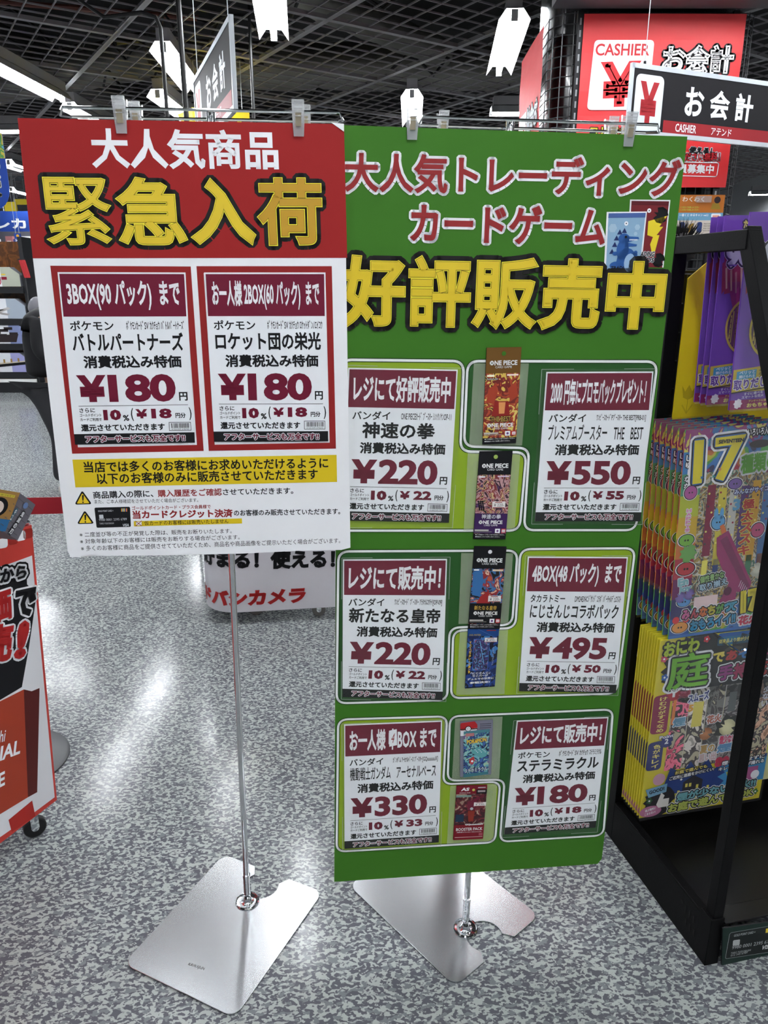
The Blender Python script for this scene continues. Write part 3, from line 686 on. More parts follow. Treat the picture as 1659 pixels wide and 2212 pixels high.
for q in ([(1023, 785), (1142, 785), (1127, 962), (1013, 962.6)], [(1010, 978), (1123.5, 978), (1111, 1146), (1001, 1146)], [(996, 1194), (1107.7, 1194.6), (1097, 1346), (990, 1347)],
          [(993.4, 1357), (1097, 1358), (1089, 1498.5), (985, 1500)], [(983, 1551.5), (1085, 1546.5), (1077.6, 1681), (975.8, 1684)], [(972.4, 1697), (1073, 1692), (1066, 1817), (965, 1821.6)]):
    c = [GP.px(*p) for p in q]; f_ = bil(c); b = MB(); b.add(GP.w(c, .0022), [(0, 1, 2, 3)], FILM2); b.add(GP.w([f_(.12, .1), f_(.92, .1), f_(.92, .93), f_(.1, .93)], .0022 + EPS), [(0, 1, 2, 3)], FILM1)
    b.build('milky_sleeve', green_board)

# ---------- sample card packs
LOGO = ink((238, 238, 236))
def logo(pr, yc, x0=.1, x1=.9, h=.05, sub=True):
    pr.text('NE PIECE', (x0 + .14, yc), (x1, yc), h, LOGO, 6, bold=.035)
    c = (x0 + .065, yc); r = .0046 * (x1 - x0) / .8; pr.disc(c, r, LOGO, 6)
    cc = pr.P(c); k = r * .62
    for s in (-1, 1): pr.raw([cc + (-k, -k * s - .0006), cc + (k, k * s - .0006), cc + (k, k * s + .0006), cc + (-k, -k * s + .0006)], [(0, 1, 2, 3)], INK, 7)
    if sub: pr.text('CARD GAME', (x0 + .17, yc + h * .85), (x1 - .15, yc + h * .85), h * .45, LOGO, 6, bold=0)
def pack(q, hdr, y1, artm, foot, label, fn, cut=0.925, hole=True, holec=GREENP, z=.003):
    c = [GP.px(*p) for p in q]; f_ = bil(c); t = thing('card_pack', GP.w([f_(.5, 1)], z)[0], label, 'card pack', 'sample card packs taped down the green poster')
    mb = MB(); n = 8                                       # pouch slightly domed
    vs = []; 
    for j in range(n + 1):
        for i in range(5):
            x, y = i / 4, j / n; dome = .0022 * math.sin(math.pi * x) * math.sin(math.pi * min(max((y - y1) / (cut - y1 + 1e-6), 0), 1)) if y1 < y < cut else 0
            vs.append(GP.w([f_(x, y)], z + dome)[0])
    mb.add(vs, [(j * 5 + i, j * 5 + i + 1, (j + 1) * 5 + i + 1, (j + 1) * 5 + i) for j in range(n) for i in range(4)], foot); mb.build('pouch', t)
    pr = Print(GP, z + .0024, f_); R_ = lambda a, b_, c_, d, m, lev=1: pr.poly([(a, b_), (c_, b_), (c_, d), (a, d)], m, lev)
    R_(0, y1, 1, cut, artm); R_(0, 0, 1, y1, hdr); R_(0, cut, 1, 1, foot)
    if hole: pr.disc((.5, .062), .0046, holec, 3)
    fn(pr, R_); pr.build('pack_print', t); return t
def sticker(pr, R_, price, x=.5, y=.62):
    R_(x, y, x + .4, y + .075, ink((232, 230, 226)), 8); R_(x + .02, y + .066, x + .38, y + .073, RED, 9); R_(x + .08, y + .006, x + .3, y + .014, RED, 9)
    pr.text('¥ ' + price + '-', (x + .05, y + .04), (x + .36, y + .04), .035, ink((80, 76, 84)), 9, bold=0)
def feet(pr, R_, y=.945):
    for i, s in enumerate(('●この商品カードをレジまでお持ちください。', '●商品はレジにてお申し付けください。')):
        pr.text(s, (.05, y + i * .024), (.95 - i * .14, y + i * .024), .014, LOGO, 7, bold=.01)
def marks(pr, R_, y):
    R_(.02, y, .45, y + .018, ink((190, 186, 180)), 6); R_(.02, y + .024, .55, y + .03, ink((150, 146, 140)), 6)
    R_(.65, y - .01, .80, y + .04, WHITE, 6); pr.disc((.725, y + .015), .0026, ink((120, 80, 140)), 7); R_(.84, y - .01, .98, y + .04, ink((198, 60, 60)), 6); R_(.86, y + .0, .96, y + .03, WHITE, 7); R_(.87, y + .012, .95, y + .018, ink((198, 60, 60)), 8)
A1m = art('gold_artwork', ((226, 206, 112), (176, 74, 44), (120, 40, 34), (214, 184, 84), (66, 34, 30)), 24, dist=2.5)
def f1(pr, R_):
    logo(pr, .155); R_(.04, .275, .25, .295, ink((250, 244, 220)), 5); R_(.62, .272, .95, .288, ink((250, 230, 220)), 5); pr.text('プレミアムブースター', (.04, .318), (.38, .318), .02, WHITE, 5, bold=.02, outs=((.0005, INK),))
    pr.poly([(.1, .42), (.33, .36), (.36, .47), (.28, .58), (.05, .56)], ink((168, 66, 44)), 3); pr.poly([(.9, .34), (.98, .5), (.75, .56), (.68, .42)], ink((168, 66, 44)), 3)
    pr.poly([(.3, .55), (.7, .55), (.78, .72), (.22, .72)], ink((148, 40, 36)), 3); pr.poly([(.42, .56), (.62, .56), (.6, .68), (.44, .68)], ink((222, 150, 90)), 4)
    pr.text('THE BEST', (.2, .735), (.8, .735), .055, ink((190, 160, 80)), 5, bold=.01, outs=((.0009, INK),)); logo(pr, .80, .1, .88, .042); marks(pr, R_, .875); feet(pr, R_)
pack([(1050, 750.7), (1125, 749.3), (1113, 956), (1041, 959)], ink((112, 78, 30)), .262, A1m, INK, 'gold card pack with brown header, topmost on the green poster', f1, .935)
A2m = art('purple_artwork', ((92, 60, 120), (56, 26, 40), (190, 150, 150), (128, 44, 50), (206, 178, 130), (40, 26, 40)), 28, dist=3)
def f2(pr, R_):
    logo(pr, .16); R_(.04, .275, .22, .292, WHITE, 5); R_(.6, .272, .95, .286, ink((220, 200, 220)), 5); R_(0, .70, 1, .93, ink((60, 32, 84)), 3)
    for x in (.08, .14, .2): pr.line([(x, .56), (x + .05, .66)], .003, INK, 4)
    pr.text('神速の拳', (.2, .735), (.8, .735), .055, ink((206, 206, 216)), 5, bold=.02, outs=((.0006, INK),)); logo(pr, .80, .12, .86, .042); marks(pr, R_, .885); feet(pr, R_); sticker(pr, R_, '220', .5, .56)
pack([(1034.6, 974), (1106, 973), (1090.4, 1163.4), (1021, 1162.8)], INK, .262, A2m, INK, 'purple card pack with black header and 220 sticker, second from the top', f2, .935, holec=ink((158, 184, 90)))
A3m = art('black_artwork', ((22, 20, 22), (22, 20, 22), (60, 110, 160), (150, 44, 44), (226, 190, 160), (30, 28, 30)), 26, dist=2.5)
def f3(pr, R_):
    logo(pr, .16); R_(.04, .268, .2, .285, WHITE, 5); R_(.62, .268, .95, .29, ink((230, 210, 180)), 5); R_(0, .68, 1, .93, INK, 3)
    pr.poly([(.02, .3), (.3, .27), (.36, .4), (.3, .6), (.04, .58)], ink((58, 112, 168)), 3); pr.poly([(.3, .6), (.55, .52), (.62, .68), (.2, .68)], ink((158, 44, 44)), 3); pr.disc((.55, .38), .006, ink((190, 90, 60)), 4)
    pr.text('新たなる皇帝', (.14, .735), (.84, .735), .055, ink((196, 160, 66)), 5, bold=.02); logo(pr, .80, .12, .88, .042); marks(pr, R_, .88); feet(pr, R_); sticker(pr, R_, '220', .55, .585)
pack([(1023, 1178), (1092.7, 1179), (1077.8, 1356), (1010, 1356)], INK, .262, A3m, INK, 'black card pack with 220 sticker, third from the top of the green poster', f3, .935, holec=WHITE, z=.0042)
A4m = art('blue_artwork', ((20, 34, 84), (24, 60, 130), (14, 20, 44), (60, 120, 180)), 30, dist=1)
def f4(pr, R_):
    R_(0, .0, 1, .12, ink((30, 70, 130)), 2); pr.text('DUEL MASTERS', (.05, .1), (.42, .1), .03, ink((170, 150, 90)), 5, bold=.02); R_(.6, .02, .9, .035, RED, 3)
    pr.poly([(.2, .17), (.72, .17), (.72, .7), (.2, .7)], ink((70, 110, 190)), 3); pr.poly([(.215, .178), (.705, .178), (.705, .692), (.215, .692)], art('card_artwork', ((30, 40, 90), (80, 60, 120), (16, 18, 34), (90, 150, 200), (150, 60, 90)), 90, dist=2), 4)
    pr.line([(.4, .2), (.58, .6)], .0012, ink((120, 200, 240)), 5); pr.vtext('すべてコラボレーション!', (.1, .2), (.1, .74), .005, ink((236, 190, 60)), 5, .03)
    pr.vtext('バーチャルデュエリスト', (.86, .3), (.86, .62), .0035, ink((180, 190, 210)), 5, .0)
    for s, y, a, b_ in (('「にじさんじ」', .745, .16, .8), ('ライバーが', .79, .22, .74), ('デュエマの世界に', .842, .06, .94), ('参戦決定!', .905, .14, .82)): pr.text(s, (a, y), (b_, y), .04, LOGO, 5, bold=.03)
    sticker(pr, R_, '495', .55, .145)
    for a, c_ in (((.3, .0), (.9, .15)), ((.75, .7), (1, .85)), ((0, .9), (.2, .8)), ((.9, .75), (.8, 1))): pr.line([a, c_], .0005, ink((90, 130, 200)), 3)
pack([(1010, 1356), (1077, 1356), (1067.6, 1480.5), (1003.6, 1485)], ink((30, 70, 130)), .06, A4m, ink((18, 26, 54)), 'dark blue card pack with 495 sticker, directly below the black pack', f4, .98, hole=False, z=.0026)
A5m = art('teal_artwork', ((26, 40, 96), (60, 100, 170), (20, 28, 60), (110, 180, 190), (170, 200, 170), (120, 90, 150)), 40, dist=2.5)
SILV = mat('silver_card', (132, 132, 150), .35, .3)
def f5(pr, R_):
    pr.rpoly([(-.0, .02), (.44, .0), (.52, .06), (.53, .14), (.0, .16)], ink((176, 40, 44)), .004, 2)
    pr.poly([(0, .135), (.53, .12), (.45, .25), (0, .25)], WHITE, 2); R_(0, .126, .53, .14, INK, 3)
    pr.disc((.24, .125), .0075, INK, 4); pr.disc((.24, .125), .0058, WHITE, 5); pr.disc((.24, .125), .0032, INK, 6); pr.disc((.24, .125), .0026, WHITE, 7)
    for i in range(3): R_(.6, .05 + i * .035, .95, .062 + i * .035, ink((70, 66, 80)), 2)
    g = lambda x, y: (.10 + x * .8, .165 + y * .815)
    pr.poly([g(0, 0), g(1, -.02), g(1, 1), g(0, 1.03)], A5m, 8); pr.poly([g(0, 0), g(1, -.02), g(1, .045), g(0, .06)], ink((76, 132, 142)), 9); pr.poly([g(0, .95), g(1, .94), g(1, 1), g(0, 1.03)], ink((66, 122, 132)), 9)
    R_(.16, .2, .42, .255, ink((190, 120, 120)), 10); pr.text('POKéMON', g(.12, .235), g(.88, .20), .075, ink((236, 196, 70)), 10, bold=.05, outs=((.0006, ink((30, 44, 110))),))
    pr.poly([g(.3, .42), g(.6, .36), g(.95, .48), g(.9, .58), g(.7, .62), g(.35, .5)], ink((100, 168, 170)), 10)
    for k in range(9): pr.disc(g(.45 + .05 * k, .42 + .03 * (k % 3)), .0012, WHITE, 11, 8)
    pr.poly([g(.22, .62), g(.4, .56), g(.44, .66), g(.36, .74), g(.24, .72)], ink((190, 60, 60)), 11); pr.disc(g(.34, .67), .003, WHITE, 12)
    pr.text('ステラミラクル', g(.04, .885), g(.95, .86), .075, ink((220, 232, 238)), 11, bold=.03, outs=((.0009, ink((24, 34, 74))),))
pack([(993.4, 1557), (1063.7, 1553), (1059.6, 1669.6), (993, 1675.4)], SILV, .1, SILV, SILV, 'teal and blue foil pack on a silver backing card, low on the green poster', f5, .98, hole=False)
A6m = art('maroon_artwork', ((150, 130, 110), (96, 34, 40), (60, 24, 30), (120, 44, 50), (176, 160, 136)), 34, dist=1.5)
def f6(pr, R_):
    R_(0, 0, 1, .15, ink((122, 26, 40)), 2); R_(.66, .07, 1, .15, INK, 3); R_(.7, .025, .95, .045, ink((190, 176, 180)), 4); R_(.7, .085, .95, .12, ink((170, 160, 160)), 4)
    pr.text('AS', (.16, .06), (.42, .06), .06, LOGO, 4, bold=.05, slant=.15); pr.text('ARSENAL BASE', (.1, .125), (.46, .125), .015, LOGO, 4, bold=.0); pr.disc((.56, .075), .0036, ink((188, 190, 90)), 4)
    R_(0, .17, .5, .205, ink((120, 150, 140)), 3)
    pr.poly([(.38, .3), (.7, .22), (.98, .17), (.7, .27), (.66, .45), (.4, .45)], ink((116, 40, 60)), 3); pr.poly([(.42, .46), (.66, .46), (.62, .66), (.46, .66)], ink((140, 52, 40)), 4); pr.disc((.54, .42), .004, ink((180, 190, 190)), 5)
    R_(.03, .52, .3, .66, ink((34, 56, 78)), 4); R_(0, .72, 1, 1, ink((128, 26, 38)), 4)
    pr.text('GQuuuuuuX', (.36, .715), (.96, .715), .035, LOGO, 6, bold=.05, slant=.1); pr.text('BOOSTER PACK', (.07, .80), (.95, .80), .055, LOGO, 6, bold=.02); pr.text('(機動戦士Gundam GQuuuuuuX)', (.1, .855), (.92, .855), .025, LOGO, 6, bold=.0)
    R_(.04, .945, .97, .955, ink((210, 170, 170)), 6); R_(.84, .88, .97, .93, ink((170, 80, 90)), 6); sticker(pr, R_, '330', .6, .3)
pack([(985.5, 1695), (1051.5, 1693), (1042, 1808), (978, 1811)], ink((122, 26, 40)), .14, A6m, ink((128, 26, 38)), 'dark red card pack reading BOOSTER PACK, lowest on the green poster', f6, .98, hole=False)

# =================================================================== hanging cashier signs
SILF = mat('satin_silver', (188, 194, 200), .35, .25); SIGNB = mat('sign_black', (30, 29, 32), .5, spec=.12); SIGNW = ink((222, 228, 234))
def hang_sign(o, u, W, H, label, z_wire=(0.16, .84)):
    v = V3(0, 0, -1); pn = Panel(o, u, v); t = thing('hanging_sign', pn.w([(W / 2, H)])[0], label, 'sign', 'black cashier signs hung from the ceiling')
    b = MB(); n = pn.n
    b.obox(pn.w([(0, 0)], -.012)[0], pn.u * W, v * H, n * .012, SILF)
    for a, c, w_, h_ in ((0, 0, W, .018), (0, H - .018, W, .018), (0, 0, .012, H), (W - .012, 0, .012, H)): b.obox(pn.w([(a, c)], 0)[0], pn.u * w_, v * h_, n * .003, SILF)
    b.build('frame', t)
    pr = Print(pn, .0008, lambda x, y: (x * H, y * H)); k = W / H
    R_ = lambda a, b_, c_, d, m, lev=1: pr.poly([(a, b_), (c_, b_), (c_, d), (a, d)], m, lev)
    R_(.03, .05, k - .03, .95, SIGNB, 0)
    pr.rpoly([(.10, .14), (.66, .14), (.66, .93), (.10, .93)], ink((196, 202, 208)), .025, 2)
    pr.text('¥', (.21, .535), (.55, .535), .60, ink((160, 34, 42)), 3, bold=.05, res=4)
    pr.text('お', (1.13, .44), (1.52, .44), .42, SIGNW, 2, bold=.03, res=4); pr.text('会', (1.66, .44), (2.08, .44), .42, SIGNW, 2, bold=.03, res=4); pr.text('計', (2.22, .44), (2.62, .44), .42, SIGNW, 2, bold=.03, res=4) if k > 2.9 else None
    pr.text(' ', (.72, .42), (k - .35, .42), .44, SIGNW, 2, bold=.03, res=4)
    R_(.72, .75, k - .12, .93, ink((140, 28, 36)), 1); pr.text('CASHIER', (.98, .84), (1.42, .84), .12, SIGNW, 2, bold=.01); pr.text('アテンド', (1.75, .84), (2.2, .84), .11, SIGNW, 2, bold=.01)
    pr.build('sign_print', t)
    for f_ in z_wire:
        p = pn.w([(W * f_, 0)], -.006)[0]; b = MB(); b.tube([p, V3(p[0], p[1], ZC + .02)], .0016, SILF, 6); b.build('wire', t)
        b = MB(); b.tube([p + V3(0, 0, -.004), p + V3(0, 0, .012)], .006, CHROME, 8); b.build('hook', t)
    return t
o = aty(1366, 134.5, 3.4)
yaw = math.radians(23); su = V3(math.cos(yaw), math.sin(yaw), 0)
hang_sign(o, su, .92, .262, 'black CASHIER sign hung flat-on in front of the red banner, right edge of photo', (.075, .9))
# the edge-on one, left
n0, f0 = aty(496, 30, 2.75), None
u2 = V3(-math.sin(math.radians(21.5)), math.cos(math.radians(21.5)), 0); h2 = n0[2] - aty(503, 238, 2.75)[2]
hang_sign(n0 + u2 * .85, -u2, .85, h2, 'black cashier sign seen almost edge-on above the red poster', (.1, .93))

# =================================================================== column with wire mesh and banners
CY = 4.0; cx0, cx1 = .80, 1.78; ZT = 2.86
col = thing('display_column', (1.25, CY + .35, 0), 'black column wrapped in wire mesh, carrying the red banners', 'column')
GLB = mat('gloss_black', (20, 20, 22), .16, coat=.3); WIRE = mat('black_wire', (66, 66, 68), .35, .5)
b = MB()
def rrect(x0, x1, y0, y1, r, n=6):
    out = []
    for cx, cy, a in ((x1 - r, y0 + r, -90), (x1 - r, y1 - r, 0), (x0 + r, y1 - r, 90), (x0 + r, y0 + r, 180)):
        for i in range(n + 1): t = math.radians(a + 90 * i / n); out.append((cx + r * math.cos(t), cy + r * math.sin(t)))
    return out
pts = rrect(cx0 + .05, cx1 - .05, CY + .07, CY + .78, .16); m_ = len(pts)
b.add([(x, y, z) for z in (0, 3.28) for x, y in pts], [(i, (i + 1) % m_, m_ + (i + 1) % m_, m_ + i) for i in range(m_)] + [tuple(range(m_, 2 * m_))], GLB); b.build('core', col, smooth=True)
pts = rrect(cx0, cx1, CY + .02, CY + .84, .10, 3); m_ = len(pts)
for k in range(42):
    z = 1.05 + k * .044
    b = MB(); b.tube([(x, y, z) for x, y in pts[3 * 4 - 4:] + pts[:9]] if False else [(x, y, z) for x, y in pts[8:] + pts[:8] + pts[8:9]], .0028, WIRE, 5, False); b.build('mesh_wire', col)
for i, (x, y) in enumerate(pts):
    b = MB(); b.tube([(x, y, 1.0), (x, y, ZT)], .0028, WIRE, 5); b.build('mesh_upright', col)
for x in np.arange(cx0 + .16, cx1 - .1, .05):
    b = MB(); b.tube([(x, CY + .02, 1.0), (x, CY + .02, ZT)], .0022, WIRE, 5); b.build('mesh_upright', col)
for x in (cx0 + .125, cx1 - .125):                          # slotted standards
    b = MB(); b.box((x - .014, CY + .0, .0), (x + .014, CY + .03, ZT), mat('standard_grey', (40, 40, 42), .35, .6)); st = b.build('slotted_standard', col)
    b = MB()
    for k in range(48): z = .45 + k * .05; b.box((x - .004, CY - .0012, z), (x + .004, CY + .001, z + .028), mat('slot_dark', (150, 152, 156), .4)); 
    b.build('slot', st, kind='stuff')
b = MB(); b.box((cx0 - .02, CY - .22, ZT), (3.2, CY - .02, ZT + .14), mat('fascia_grey', (92, 90, 94), .5)); b.box((cx0 - .022, CY - .224, ZT + .02), (3.2, CY - .22, ZT + .03), BLACK); b.build('top_fascia', col)
b = MB(); b.tube([(cx0 - .02, CY - .2, ZT + .07), (cx0 - .045, CY - .2, ZT + .07)], .02, mat('end_cap', (220, 220, 220), .3), 10); b.build('end_cap', col)
# front banner
BANR = mat('banner_red', (216, 42, 46), .5, bump=.3, bscale=12)
bp_ = Panel(V3(.945, CY - .012, 2.85), (1, 0, 0), (0, 0, -1))
def banner(pn, W, H, nm, label):
    t = thing(nm, pn.w([(W / 2, H)])[0], label, 'banner'); b = MB(); N = 14; vs = []
    for j in range(N + 1):
        for i in range(5): vs.append(pn.w([(W * i / 4, H * j / N)], .002 + .0022 * math.sin(j * 1.3 + i))[0])
    b.add(vs, [(j * 5 + i, j * 5 + i + 1, (j + 1) * 5 + i + 1, (j + 1) * 5 + i) for j in range(N) for i in range(4)], BANR); b.build('fabric', t); return t
tl, br_ = aty(1262, 30, CY - .012), aty(1560, 405, CY - .012); Wb = .76; Hb = tl[2] - br_[2]
bp_ = Panel(tl, (1, 0, 0), (0, 0, -1)); fb = banner(bp_, Wb, Hb, 'cashier_banner', 'large red banner with yen mark on the front of the black column')
pr = Print(bp_, .0048)
pr.rpoly([(1284, 87), (1413, 87), (1398, 238), (1267, 238)], ink((232, 234, 238)), .02, 1)
pr.text('CASHIER', (1286, 108), (1402, 108), 26, ink((196, 44, 50)), 2, bold=.02, res=4)
pr.text('¥', (1299, 184), (1378, 181), 98, ink((196, 44, 50)), 2, bold=.05, res=4)
pr.text('お会計', (1430, 129), (1584, 129), 62, WHITE, 2, bold=.05, outs=((.009, INK),), res=4)
pr.text('ヨドバシ ゴールドポイント', (1274, 283), (1530, 287), 20, ink((226, 190, 50)), 2, bold=.03, outs=((.004, INK),))
pr.text('貯まる！使える！', (1430, 322), (1537, 326), 14, INK, 2, bold=.04, outs=((.003, WHITE),))
pr.text('入会金ください無料！', (1420, 340), (1554, 339), 20, ink((176, 34, 42)), 2, bold=.03, outs=((.004, WHITE),))
pr.line([(1400, 349), (1552, 352), (1547, 382), (1400, 378)], .004, WHITE, 2, True, r=.01); pr.text('会員募集中', (1445, 364), (1541, 366), 20, WHITE, 2, bold=.03)
pr.build('banner_print', fb)
# side banner, on the column's left flank
sp = Panel(V3(cx0 - .025, CY + .10, ZT - .03), (0, 1, 0), (0, 0, -1)); sb = banner(sp, .62, .80, 'cashier_banner', 'red banner on the left flank of the black column, seen nearly edge-on')
pr = Print(sp, .0048, lambda x, y: (x, y))
pr.rpoly([(.36, .30), (.58, .30), (.58, .66), (.36, .66)], WHITE, .02, 1); pr.text('¥', (.40, .50), (.54, .50), .26, ink((196, 44, 50)), 2, bold=.05)
pr.text('お会計', (.05, .36), (.36, .36), .13, WHITE, 2, bold=.05, outs=((.009, INK),))
for y in (.52, .66): pr.poly([(.05, y), (.33, y), (.33, y + .09), (.05, y + .09)], ink((46, 44, 46)), 1); pr.text('Payment', (.07, y + .045), (.3, y + .045), .05, WHITE, 2, bold=.02)
pr.build('banner_print', sb)
# lottery poster lower on the column
pq = [aty(1473, 421, CY - .02), aty(1569, 423, CY - .02), aty(1556, 503, CY - .02), aty(1405, 503, CY - .02)]
zt_, zb_, xl, xr = pq[0][2], aty(1560, 512, CY - .02)[2], aty(1405, 460, CY - .02)[0], aty(1562, 460, CY - .02)[0]
lp = Panel(V3(xl, CY - .02, zt_), (1, 0, 0), (0, 0, -1)); W_, H_ = xr - xl, zt_ - zb_
lt = thing('lottery_poster', (xl + W_ / 2, CY - .02, zb_), 'small orange, blue and cream poster on the black column below the red banner', 'poster')
slab(lp, [(0, 0), (W_, 0), (W_, H_), (0, H_)], -.004, 0, ink((206, 196, 184)), CORE).build('card', lt)
pr = Print(lp, 0, lambda x, y: (x * W_, y * H_)); R_ = lambda a, b_, c_, d, m, lev=1: pr.poly([(a, b_), (c_, b_), (c_, d), (a, d)], m, lev)
R_(0, 0, 1, .42, ink((190, 112, 40))); R_(0, .42, 1, .60, ink((112, 164, 196))); pr.text('わくわく', (.42, .10), (.72, .10), .12, ink((236, 226, 214)), 2, bold=.02)
for k in range(2): pr.text('くじを引いてお楽しみください', (.40, .29 + k * .06), (.66, .29 + k * .06), .045, ink((180, 220, 90)), 2, bold=.01)
pr.disc((.90, .12), .016, ink((50, 36, 40)), 3); pr.poly([(.82, .34), (.84, .2), (.92, .18), (.96, .34)], ink((160, 130, 40)), 2); pr.text('一番くじ ゆるキャン vol.2', (.4, .475), (.80, .475), .065, WHITE, 2, bold=.02); pr.rpoly([(.84, .44), (.97, .44), (.97, .57), (.84, .57)], WHITE, .006, 2); R_(.86, .48, .95, .53, ink((220, 150, 130)), 3)
for x in (.42, .66): pr.rpoly([(x, .64), (x + .07, .64), (x + .07, .9), (x, .9)], ink((48, 66, 120)), .01, 2)
pr.poly([(.52, .88), (.55, .7), (.61, .66), (.62, .9)], ink((150, 120, 50)), 2)
for k in range(4): pr.text('商品の詳細はこちら', (.75, .68 + k * .055), (.94, .68 + k * .055), .03, INK, 2, bold=0)
pr.build('poster_print', lt)
b = MB(); c0 = lp.w([(W_ * .6, H_ * .03)])[0]; b.obox(c0, (.075, 0, 0), (0, 0, -.03), (0, -.012, 0), ACRY); b.build('clear_clip', lt)
# dark fluffy head of a toy between poster and fixture
b = MB(); fc_ = aty(1476, 488, 2.6); rg = random.Random(5)
for k in range(240):
    th, ph = rg.uniform(0, 2 * math.pi), rg.uniform(-.3, 1.5); d = V3(math.cos(th) * math.cos(ph), math.sin(th) * math.cos(ph), math.sin(ph)); q = fc_ + V3(0, 0, -.07)
    a = q + d * .05; e = q + d * rg.uniform(.075, .10) + V3(rg.uniform(-.01, .01), 0, rg.uniform(-.01, .01)); s = np.cross(d, V3(.3, .5, .8)) * .003
    b.add([a - s, a + s, e], [(0, 1, 2)], mat('dark_fur', (24, 22, 24), .9))
fl = b.build('fluffy_duster'); tag(fl, 'dark fluffy duster head showing between the green poster and the black fixture', 'duster')
b = MB(); q = fc_ + V3(0, 0, -.07); b.lathe((q[0], q[1], q[2] - .05), [(.01, 0), (.045, .02), (.05, .05), (.035, .085), (.005, .1)], mat('dark_fur')); b.build('fur_core', fl, smooth=True)
b = MB(); b.tube([(q[0], q[1], 0), (q[0], q[1], q[2] - .02)], .012, BLACK, 8); b.build('handle', fl)

# =================================================================== fireworks fixture, right
FY = math.radians(13); FO = V3(.81, 1.44, 0); fu = V3(math.cos(FY), math.sin(FY), 0); fw = V3(-math.sin(FY), math.cos(FY), 0); ZU = V3(0, 0, 1)
def fp(u, d, z): return FO + fu * u + fw * d + ZU * z
BLK = mat('fixture_black', (8, 8, 9), .5, spec=.12, bump=.1, bscale=300); DECK = mat('deck_black', (12, 11, 11), .28, spec=.3, bump=.1, bscale=40)
fx = thing('display_fixture', fp(.5, .25, 0), 'black metal shop fixture at the right, hung with firework packs', 'fixture')
LW = 1.25
def fbox(nm, a, c, m=BLK, par=None, bev=.0015):
    b = MB(); b.obox(fp(*a), fu * (c[0] - a[0]), fw * (c[1] - a[1]), ZU * (c[2] - a[2]), m); return b.build(nm, par or fx, bevel=bev)
fbox('back_upright', (-.012, .455, 0), (.024, .50, 1.735)); fbox('back_upright', (LW - .03, .455, 0), (LW, .50, 1.735))
fbox('side_plinth', (-.012, .04, .0), (.004, .455, .128)); fbox('side_lip', (-.012, .04, .128), (.012, .455, .133))
fbox('front_foot', (-.012, -.0, 0), (.026, .042, .142)); fbox('deck', (.012, .015, .108), (LW, .47, .118), DECK); fbox('deck_front_lip', (.03, .0, .118), (LW, .05, .124), DECK)
fbox('front_post', (-.004, .004, .13), (.024, .034, 1.31))
b = MB(); t0 = [(-.004, .0), (.028, .0)]
def beam(nm, p, q, wd, th, m=BLK):
    """rectangular bar from p to q (fixture coordinates), width across u"""
    P_, Q_ = fp(*p), fp(*q); d = nrm(Q_ - P_); nn = nrm(np.cross(fu, d)); b = MB(); b.obox(P_ - fu * wd / 2 - nn * th / 2, fu * wd, nn * th, Q_ - P_, m); return b.build(nm, fx, bevel=.0015)
beam('front_strut', (.008, .018, 1.30), (.008, .225, 1.735), .034, .034)
beam('top_beam', (.006, .205, 1.715), (.006, .50, 1.715), .034, .04)
for z in (.05, .085):                                        # slots at the corner
    for k in range(3):
        b = MB(); b.obox(fp(-.0128, .05 + k * .017 + (.008 if z > .06 else 0), z - .008), fw * .004, ZU * .02, -fu * .0006, mat('hole_black', (4, 4, 5), .9)); b.build('slot', fx)
for d_, z in ((.11, .095), (.36, .095)):
    b = MB(); b.tube([fp(-.0125, d_, z), fp(-.0132, d_, z)], .005, mat('hole_black'), 12); b.build('bolt_hole', fx)
fbox('back_mesh_panel', (.024, .485, .118), (LW - .03, .49, 1.66), mat('mesh_backing', (10, 10, 11), .6))
for k in range(22): 
    z = .18 + k * .07; b = MB(); b.tube([fp(.024, .478, z), fp(LW - .03, .478, z)], .0018, WIRE, 5); b.build('back_wire', fx)
for k in range(24):
    u_ = .045 + k * .05; b = MB(); b.tube([fp(u_, .476, .13), fp(u_, .476, 1.65)], .0018, WIRE, 5); b.build('back_wire', fx)
# yellow backing card with cut corner
YCARD = mat('yellow_card', (226, 200, 30), .45)
yp = Panel(fp(0, .452, 1.70), fu, -ZU)
yb = thing('backing_card', fp(.3, .452, .55), 'yellow backing card with faint tulip pattern behind the firework packs', 'backing card')
slab(yp, [(.108, 0), (.9, 0), (.9, 1.12), (.032, 1.12), (.032, .06)], -.003, 0, YCARD, YCARD).build('card', yb)
pr = Print(yp, 0, lambda x, y: (x, y)); YL2 = ink((182, 160, 30)); YL3 = ink((206, 182, 44))
for x, y in ((.10, .12), (.07, .34), (.09, .46), (.05, .56), (.12, .74), (.2, .66), (.3, .70), (.42, .66), (.06, 1.0)):
    pr.poly([(x - .02, y - .02), (x - .01, y - .005), (x, y - .022), (x + .01, y - .005), (x + .02, y - .02), (x + .014, y + .01), (x, y + .016), (x - .014, y + .01)], YL2, 1)
    pr.line([(x, y + .016), (x, y + .05)], .0016, YL2, 1); pr.line([(x, y + .05), (x + .014, y + .03)], .004, YL3, 1); pr.line([(x, y + .05), (x - .014, y + .03)], .004, YL3, 1)
pr.build('tulip_print', yb)
